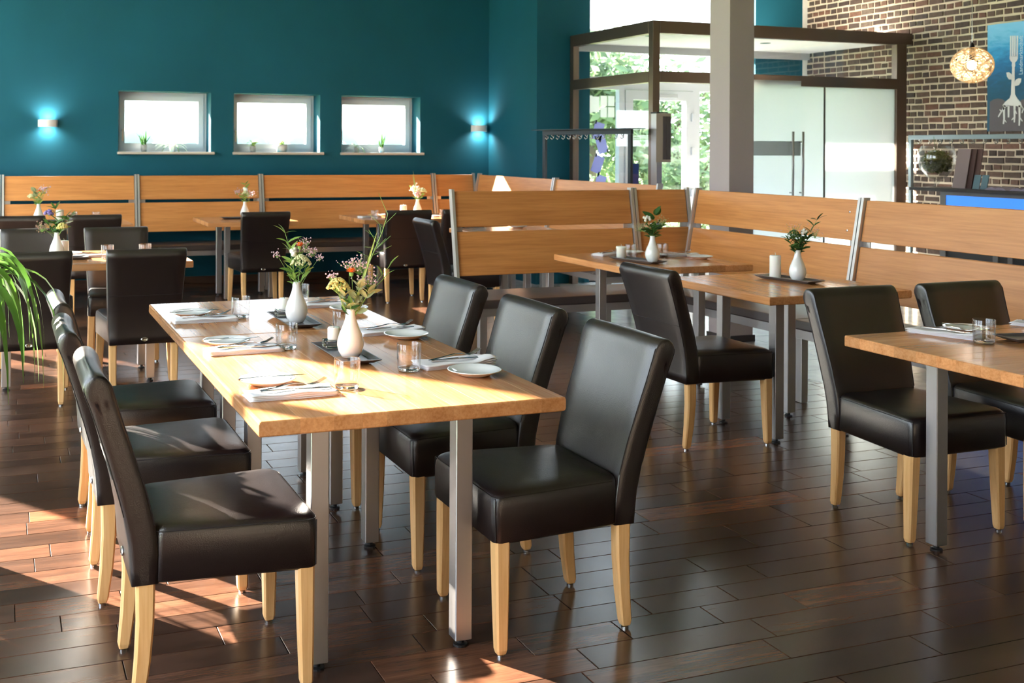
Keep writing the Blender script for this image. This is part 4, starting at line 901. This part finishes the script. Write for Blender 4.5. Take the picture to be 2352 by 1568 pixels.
bouquet('bouquet with round eucalyptus leaf and white blossoms on the corner table', 3.685, 5.69, zn, [
    ('leafspray', .012, .135, 0, 2, .065, 'round', M_LEAFD), ('berries', -.035, .105, 0, .016, 9, .009, M_WBERRY), ('leafspray', .03, .08, 0, 7, .035, 'long', M_LEAFD), ('leafspray', -.02, .06, 0, 7, .035, 'long', M_LEAFD), ('leafspray', .0, .07, 0, 7, .033, 'long', M_LEAF),
    ('haze', .055, .10, 0, .035, 36, .0024, M_UMBEL, 'cream_blossoms'), ('haze', -.07, .06, 0, .035, 40, .0022, M_UMBEL, 'cream_blossoms'), ('leafspray', .06, .07, 0, 5, .03, 'long', M_LEAF), ('leafspray', -.05, .09, 0, 6, .032, 'long', M_LEAFD), ('leafspray', .0, .05, -.03, 6, .036, 'long', M_LEAFD)], 24, 2.4)
bouquet('small pink and white bouquet on the small square table', 2.20, 10.45, zn, [
    ('leafspray', .005, .17, 0, 5, .05, 'long', M_LEAF), ('berries', -.0, .13, 0, .018, 8, .014, M_WBERRY), ('haze', -.07, .10, 0, .04, 30, .005, M_PINK, 'pink_blossoms'), ('haze', .07, .09, 0, .04, 30, .005, M_PINK, 'pink_blossoms'),
    ('leafspray', .02, .06, 0, 6, .045, 'long', M_LEAF), ('leafspray', -.02, .06, 0, 6, .045, 'long', M_LEAF), ('umbel', .01, .08, -.02, .04, 40, .005, M_UMBEL, 'cream_umbel')], 25)
bouquet('white bouquet with upright grass blades below the third window', 3.99, 10.47, zn, [
    ('blade', -.05, .30, 0), ('blade', -.04, .24, 0), ('blade', -.055, .26, .01), ('haze', -.02, .11, 0, .05, 40, .008, M_WBERRY, 'white_blossoms'), ('haze', .0, .06, 0, .04, 30, .008, M_PINK, 'pink_blossoms'), ('umbel', .05, .09, 0, .04, 40, .006, M_UMBEL, 'cream_umbel'), ('leafspray', -.06, .12, 0, 5, .04, 'long', M_LEAF), ('leafspray', .03, .05, 0, 5, .04, 'long', M_LEAF)], 26)
bouquet('grey-green bouquet with a touch of orange on the far left table', .315, 10.5, zn, [
    ('leafspray', -.03, .12, 0, 6, .05, 'round', M_EUCA), ('daisy', .01, .12, 0), ('haze', .05, .14, 0, .04, 26, .006, M_PINK, 'pink_blossoms'), ('umbel', -.07, .07, 0, .03, 30, .006, M_UMBEL, 'cream_umbel'), ('leafspray', .02, .09, 0, 7, .045, 'long', M_LEAF), ('leafspray', -.02, .05, 0, 6, .045, 'long', M_LEAF), ('grass', .09, .17, 0, .01, .01, 3)], 27)
bouquet('dark bouquet with a purple blossom on the sunlit left table', .315, 6.965, zn, [
    ('leafspray', -.01, .15, 0, 6, .05, 'long', M_LEAFD), ('umbel', -.05, .12, 0, .024, 30, .008, M_PURPLE, 'purple_blossom'), ('leafspray', .05, .09, 0, 7, .05, 'long', M_LEAFD), ('leafspray', -.05, .06, 0, 7, .05, 'long', M_LEAFD), ('leafspray', .02, .05, 0, 7, .05, 'long', M_LEAFD),
    ('leafspray', .09, .11, 0, 4, .035, 'round', M_LEAFD), ('haze', -.09, .04, 0, .04, 40, .004, mat('dried_blossom', srgb(150, 118, 104), .8), 'dried_blossoms'), ('umbel', .04, .04, -.02, .03, 30, .006, M_YELLOW, 'yellow_umbel')], 28)
# leafy sprig entering at the right edge, in the vase on the right-edge table
vase('white vase just outside the right edge of the picture', 3.70, 2.93)
bouquet('dark leafy sprig reaching in at the right edge', 3.70, 2.93, zn, [('leafspray', -.06, .17, 0, 7, .05, 'long', M_LEAFD), ('leafspray', -.035, .12, 0, 7, .05, 'long', M_LEAFD), ('leafspray', .03, .10, 0, 5, .05, 'long', M_LEAFD)], 29)

# ------------------------------------------------------------------ foreground strap-leaf plant
t = thing('potted_plant', 'large plant with long arching strap leaves at the left edge', 'potted plant', (-.30, 4.18, 0))
bm = bmesh.new(); lathe(bm, [(.001, 0), (.13, 0), (.17, .42), (.20, .88), (.205, .89), (.18, .89), (.17, .83), (.001, .83)], 32); bmobj('planter', bm, mat('planter_grey', srgb(90, 88, 86), .6), t, smooth=True)
rs = random.Random(12)
for k in range(96):
    a = k * 2.399 + rs.random() * .3; ln = rs.uniform(.34, .62); upz = rs.uniform(.03, .26); bm = bmesh.new(); n = 12; rows_ = []; d = Vector((math.cos(a), math.sin(a), 0)); sdv = Vector((-math.sin(a), math.cos(a), 0)); dr_ = rs.uniform(.45, .85); wd = rs.uniform(.018, .030); rch = rs.uniform(.26, .50)
    for i in range(n + 1):
        u = i / n; p = d * (.03 + rch * (1 - (1 - u) ** 1.8)) + Vector((0, 0, .89 + upz * 4 * u * (.62 - u * .62) + .12 * u - dr_ * .55 * u ** 3)); w_ = wd * (.35 + 1.3 * u * (1 - u) * 1.6) * (1 - u ** 5) + .0006
        rows_.append((bm.verts.new(p - sdv * w_), bm.verts.new(p - Vector((0, 0, w_ * .35))), bm.verts.new(p + sdv * w_)))
    for x, y in zip(rows_, rows_[1:]):
        for i in (0, 1): bm.faces.new((x[i], x[i + 1], y[i + 1], y[i]))
    bmobj('leaf', bm, M_PLANT, t, smooth=True)

# ------------------------------------------------------------------ coat racks
def rack(label, p0, p1, z, m, hooks, legs=(0, 1), shelf=True):
    a, b = Vector((*p0, 0)), Vector((*p1, 0)); d = b - a; ln = d.length; t = thing('coat_rack', label, 'coat rack', (a.x, a.y, 0), math.atan2(d.y, d.x)); tk = .035
    pbox('top_rail', .08 if shelf else 0, ln - .08 if shelf else ln, -.018, .018, z - .05, z - .005, m, t, .003)
    if shelf: pbox('top_plate', 0, ln, -.10, .10, z - .004, z + .004, m, t)
    for k in legs: x = (.10 if k == 0 else ln - .10) if shelf else (.02 if k == 0 else ln - .02); pbox('leg', x - tk / 2, x + tk / 2, -tk / 2, tk / 2, 0.0, z - .0505, m, t, .002)
    for x in ((.10, ln - .10) if shelf else (.02, ln - .02)): pbox('base_bar', x - .02, x + .02, -.2, .2, 0.0, .02, m, t)
    for i in range(hooks):
        x = .17 + (ln - .34) * i / (hooks - 1); bm = bmesh.new()
        tube(bm, [(x, -.02, z - .05), (x, -.024, z - .085), (x, -.045, z - .095), (x, -.06, z - .08)], .0045, 6); tube(bm, [(x, -.024, z - .075), (x, -.05, z - .055)], .004, 6); bmobj('hook', bm, M_CHROME, t, smooth=True)
rack('dark coat rack with chrome hooks left of the glass entrance box', (5.225, 10.20), (5.58, 8.86), 1.632, M_RACK, 14)
rack('grey coat rack with chrome hooks in front of the brick wall', (8.60, 8.63), (8.60, 5.6), 1.60, M_RACKG, 22, shelf=False)

# ------------------------------------------------------------------ counter with blue panel, things on it
t = thing('counter', 'dark-topped counter with a glowing blue front panel', 'counter', (0, 0, 0))
pbox('worktop', 7.97, 8.50, 4.6, 8.0, 1.07, 1.10, mat('dark_worktop', srgb(34, 26, 26), .4), t, .003)
pbox('body', 8.07, 8.46, 4.7, 7.72, .04, 1.069, mat('counter_dark', srgb(30, 27, 30), .5), t, .002)
CG = mat('counter_grey', srgb(110, 106, 106), .5); pbox('top_frame', 8.055, 8.069, 4.7, 7.72, 1.036, 1.069, CG, t); pbox('side_frame', 8.055, 8.069, 7.656, 7.72, .04, 1.0355, CG, t)
for y in (7.1, 6.95, 6.35, 6.2, 5.6): pbox('upright', 8.056, 8.069, y, y + .05, .04, .69, CG, t)
pbox('front_panel', 8.060, 8.069, 4.8, 7.655, .70, 1.035, mat('blue_backlit_panel', srgb(40, 90, 200), .3, emit=srgb(60, 130, 240)[:3], estr=.75), t, label='backlit blue panel')
t = thing('glass_goblet', 'big glass goblet filled with green moss on the counter', 'goblet', (8.13, 7.83, 1.1005))
lathe_obj('goblet_glass', [(.001, 0), (.085, 0), (.085, .004), (.02, .012), (.018, .03), (.03, .06), (.09, .10), (.145, .17), (.165, .25), (.16, .32), (.135, .385), (.132, .385), (.157, .32), (.161, .25), (.141, .172), (.088, .105), (.02, .07), (.001, .066)], 40, M_TUMBLER, t)
bm = bmesh.new(); rs = random.Random(5); leafcloud(bm, (0, 0, .235), (.135, .135, .11), 2600, .014, rs); stuff(bmobj('moss', bm, leafmat('moss', srgb(78, 86, 30), srgb(132, 136, 66), .8, .3), t))
bm = bmesh.new(); tube(bm, [(0, 0, .25), (-.02, 0, .36), (-.03, .01, .47)], .004, 6, .002); bmobj('stem', bm, M_LEAFD, t)
M_MENU = mat('menu_card', srgb(136, 120, 122), .6)
for k in range(3):
    o = bmobj('menu_card', bbox(-.004, .004, -.06, .06, 0, .37, .001), (M_MENU, mat('menu_brown', srgb(70, 46, 44), .6), mat('menu_brown2', srgb(84, 60, 58), .6))[k], loc=(8.10 + k * .035, 7.555 - k * .035, 1.101), rot=(0, .28, .25))
    tag(o, ('grey card leaning foremost in the row of cards on the counter', 'brown card leaning in the middle of the row on the counter', 'brown card leaning rearmost in the row on the counter')[k], 'card', 'cards on the counter')
for k in range(2):
    o = bmobj('card_stand', bbox(-.004, .004, -.03, .03, 0, .13, .001), mat('blue_grey_card', srgb(92, 122, 136), .5), loc=(8.10 + k * .02, 7.37 - k * .065, 1.101), rot=(0, .3, .2)); tag(o, ('left', 'right')[k] + ' one of two small blue-grey cards on the counter', 'card', 'blue-grey cards')
for k in range(4):
    bm = bmesh.new(); nq = 10; R0 = []
    prf = [(-.11, .0), (-.09, .012), (-.03, .026), (.0, .010), (.03, .026), (.09, .014), (.11, .0)]; loft(bm, [[(y, x_ * 1.0, z_) for x_, z_ in prf] for y in (-.09, .09)]); bmesh.ops.recalc_face_normals(bm, faces=bm.faces)
    o = bmobj('open_booklet', bm, mat('booklet_paper%d' % k, srgb(150 - k * 8, 140 - k * 8, 158 - k * 8), .7), loc=(8.16 + .02 * k, 7.14 - .23 * k, 1.1005), rot=(0, 0, .1 * k)); tag(o, ('first', 'second', 'third', 'fourth')[k] + ' open booklet from the left lying on the counter', 'booklet', 'open booklets on the counter')

# ------------------------------------------------------------------ pendant lamp
t = thing('pendant_lamp', 'round woven string pendant lamp glowing before the brick wall', 'pendant lamp', (7.93, 7.26, 0))
zc = 2.185; R0 = .172; bm = bmesh.new(); rs = random.Random(3)
for k in range(120):
    ax = Vector((rs.gauss(0, 1), rs.gauss(0, 1), rs.gauss(0, 1))).normalized(); a = ax.orthogonal().normalized(); b = ax.cross(a); h = rs.uniform(-.55, .55); rr0 = math.sqrt(1 - h * h); st = rs.random() * 6.28; le = rs.uniform(2.2, 5)
    pts = [(ax * h + (a * math.cos(st + le * i / 16) + b * math.sin(st + le * i / 16)) * rr0) * R0 * rs.uniform(.985, 1.01) + Vector((0, 0, zc)) for i in range(17)]; pts = [Vector((p.x, p.y, zc + (p.z - zc) * .9)) for p in pts]; tube(bm, pts, .0027, 3)
stuff(bmobj('woven_shade', bm, leafmat('string_shade', srgb(214, 196, 164), srgb(238, 222, 194), .6, .5), t))
bm = bmesh.new(); blob(bm, (0, 0, zc + .0), .042, 2); bmobj('bulb', bm, mat('pendant_bulb', (1, .8, .5, 1), .4, emit=(1, .86, .66), estr=22), t, smooth=True)
bm = bmesh.new(); lathe(bm, [(.02, zc + .04), (.024, zc + .15), (.016, zc + .185), (.004, zc + .20)], 14); bmobj('socket', bm, M_BLACK, t)
bm = bmesh.new(); tube(bm, [(0, 0, zc + .19), (0, 0, CEIL)], .003, 6); bmobj('cord', bm, M_CHROME, t)
ld = bpy.data.lights.new('pendant_light', 'POINT'); ld.energy = 26; ld.color = (1, .86, .68); ld.shadow_soft_size = .05; lo = bpy.data.objects.new('pendant_light', ld); C.objects.link(lo); lo.parent = t; lo.location = (0, 0, zc)

# ------------------------------------------------------------------ poster with the fork that grows roots
PX = XR - .030; PY0, PY1, PZ0, PZ1 = 7.22, 7.898, 1.625, 2.638      # left edge of the poster is at the larger y
def postermat():
    m = mat('poster_print', srgb(30, 130, 190), .45); p = m.node_tree.nodes['Principled BSDF']; tcn = N(m, 'ShaderNodeTexCoord'); sp = N(m, 'ShaderNodeSeparateXYZ'); L(m, tcn.outputs['Object'], sp.inputs[0])
    mr = N(m, 'ShaderNodeMapRange'); mr.inputs['From Min'].default_value = PZ0; mr.inputs['From Max'].default_value = PZ1; L(m, sp.outputs['Z'], mr.inputs['Value'])
    v, _ = coords(m, (1, 3, 9), False); n = noise(m, v, 2.5, 6, .65, .6); ad = N(m, 'ShaderNodeMath', operation='MULTIPLY_ADD'); L(m, n, ad.inputs[0]); ad.inputs[1].default_value = .42
    sb = N(m, 'ShaderNodeMath', operation='SUBTRACT'); L(m, mr.outputs[0], sb.inputs[0]); sb.inputs[1].default_value = .21; L(m, sb.outputs[0], ad.inputs[2])
    c = ramp(m, ad.outputs[0], [(.30, srgb(0, 74, 104)), (.45, srgb(0, 84, 122)), (.62, srgb(0, 108, 164)), (.76, srgb(40, 150, 205)), (.9, srgb(110, 186, 228)), (1.0, srgb(120, 190, 232))]); L(m, c, p.inputs['Base Color']); return m
t = thing('poster', 'blue poster with white fork growing roots on the brick wall', 'poster', (0, 0, 0))
pbox('canvas', PX, XR - .013, PY0, PY1, PZ0, PZ1, postermat(), t)
def flat(name, pts, m, x, th=.0015):
    bm = bmesh.new(); a = [bm.verts.new((x, y, z)) for y, z in pts]; f = bm.faces.new(a); r = bmesh.ops.extrude_face_region(bm, geom=[f]); bmesh.ops.translate(bm, vec=(-th, 0, 0), verts=[v for v in r['geom'] if isinstance(v, bmesh.types.BMVert)])
    bmesh.ops.recalc_face_normals(bm, faces=bm.faces); return bmobj(name, bm, m, t)
# poster pixel coordinates (crop px/5.6) -> y, z : x grows to the right = smaller y
def pp(u, v):  # u, v in the zoomed crop of the photo
    X = 2240 + u / 5.6; V = 40 + v / 5.6
    tt = (X - 932) / 2518; k = PX / (tt * c_ + s_); yy = k * (c_ - tt * s_); return (yy, HC + (341.3 + .005 * (X - 932) - V) / 2518 * k)
soil = [pp(u, v) for u, v in ((180, 1470), (185, 1085), (230, 1055), (290, 1042), (350, 1052), (400, 1090), (440, 1110), (540, 1100), (590, 1060), (640, 1045), (700, 1042), (760, 1075), (1400, 1060), (1400, 1470))]
soil = [(max(min(y, PY1 - .0005), PY0 + .0005), max(z, PZ0 + .0005)) for y, z in soil]
flat('soil_print', soil, mat('soil_print', srgb(88, 82, 88), .6), PX - .0003, .0006)
M_FORKW = mat('fork_white', srgb(222, 222, 224), .6)
def stroke(pts, w0, w1):
    pts = [Vector(p) for p in pts]; Lp, Rp = [], []
    for i, p in enumerate(pts):
        d = (pts[min(i + 1, len(pts) - 1)] - pts[max(0, i - 1)]).normalized(); n = Vector((-d.y, d.x)); w_ = w0 + (w1 - w0) * i / (len(pts) - 1); Lp.append(p + n * w_ / 2); Rp.append(p - n * w_ / 2)
    return [pp(*q) for q in Lp + Rp[::-1]]
XQ = PX - .001
def fpiece(pts, nm='fork_print', x=XQ): flat(nm, pts, M_FORKW, x)
for x in (453, 481, 507, 537): fpiece(stroke([(x, 236), (x - 2, 505)], 19, 19))
fpiece([pp(*q) for q in ((438, 498), (545, 498), (545, 530), (528, 562), (508, 580), (512, 620), (504, 640), (504, 780), (510, 990), (540, 1040), (585, 1090), (605, 1150), (600, 1170), (560, 1150), (520, 1135), (440, 1135), (400, 1150), (370, 1150), (350, 1130), (390, 1080), (440, 1040), (458, 990), (466, 780), (472, 640), (466, 620), (470, 580), (450, 560), (438, 530))])
fpiece([pp(*q) for q in ((470, 800), (430, 795), (405, 760), (397, 708), (430, 704), (458, 725), (474, 745))]); fpiece([pp(*q) for q in ((500, 840), (520, 800), (555, 782), (590, 785), (585, 830), (560, 868), (520, 882), (500, 878))])
for pts, a, b in (([(385, 1130), (368, 1170), (372, 1300), (362, 1372)], 30, 18), ([(372, 1160), (330, 1220), (295, 1280)], 22, 14), ([(340, 1215), (315, 1185)], 14, 10), ([(372, 1310), (400, 1350)], 14, 10), ([(428, 1130), (428, 1285)], 26, 18), ([(505, 1130), (505, 1280), (502, 1350)], 28, 16),
                  ([(503, 1280), (468, 1320)], 16, 10), ([(508, 1180), (532, 1240)], 16, 10), ([(568, 1130), (570, 1280), (566, 1392)], 28, 18), ([(570, 1280), (606, 1335)], 16, 10), ([(595, 1150), (640, 1200)], 20, 14), ([(618, 1170), (600, 1230)], 12, 10)): fpiece(stroke(pts, a, b), 'root_print')
fc = bpy.data.curves.new('lettering', 'FONT'); fc.body = 'Landmarktschaft'; fc.size = .098; fc.extrude = .0006
fo = bpy.data.objects.new('lettering_tmp', fc); C.objects.link(fo); dg = bpy.context.evaluated_depsgraph_get(); me = bpy.data.meshes.new_from_object(fo.evaluated_get(dg)); bpy.data.objects.remove(fo)
bb = [v.co.x for v in me.vertices]; sc = (pp(570, 232)[1] - pp(570, 730)[1]) / (max(bb) - min(bb))
y0_, z0_ = pp(606, 730); yh = (pp(553, 500)[0] - pp(610, 500)[0]) / .075
for v in me.vertices: x, y, z = v.co; v.co = (XQ - z, y0_ + y * yh * .95, z0_ + (x - min(bb)) * sc)
me.materials.clear(); me.materials.append(mat('lettering_pale', srgb(190, 216, 232), .6)); meshobj('lettering', me, None, t)
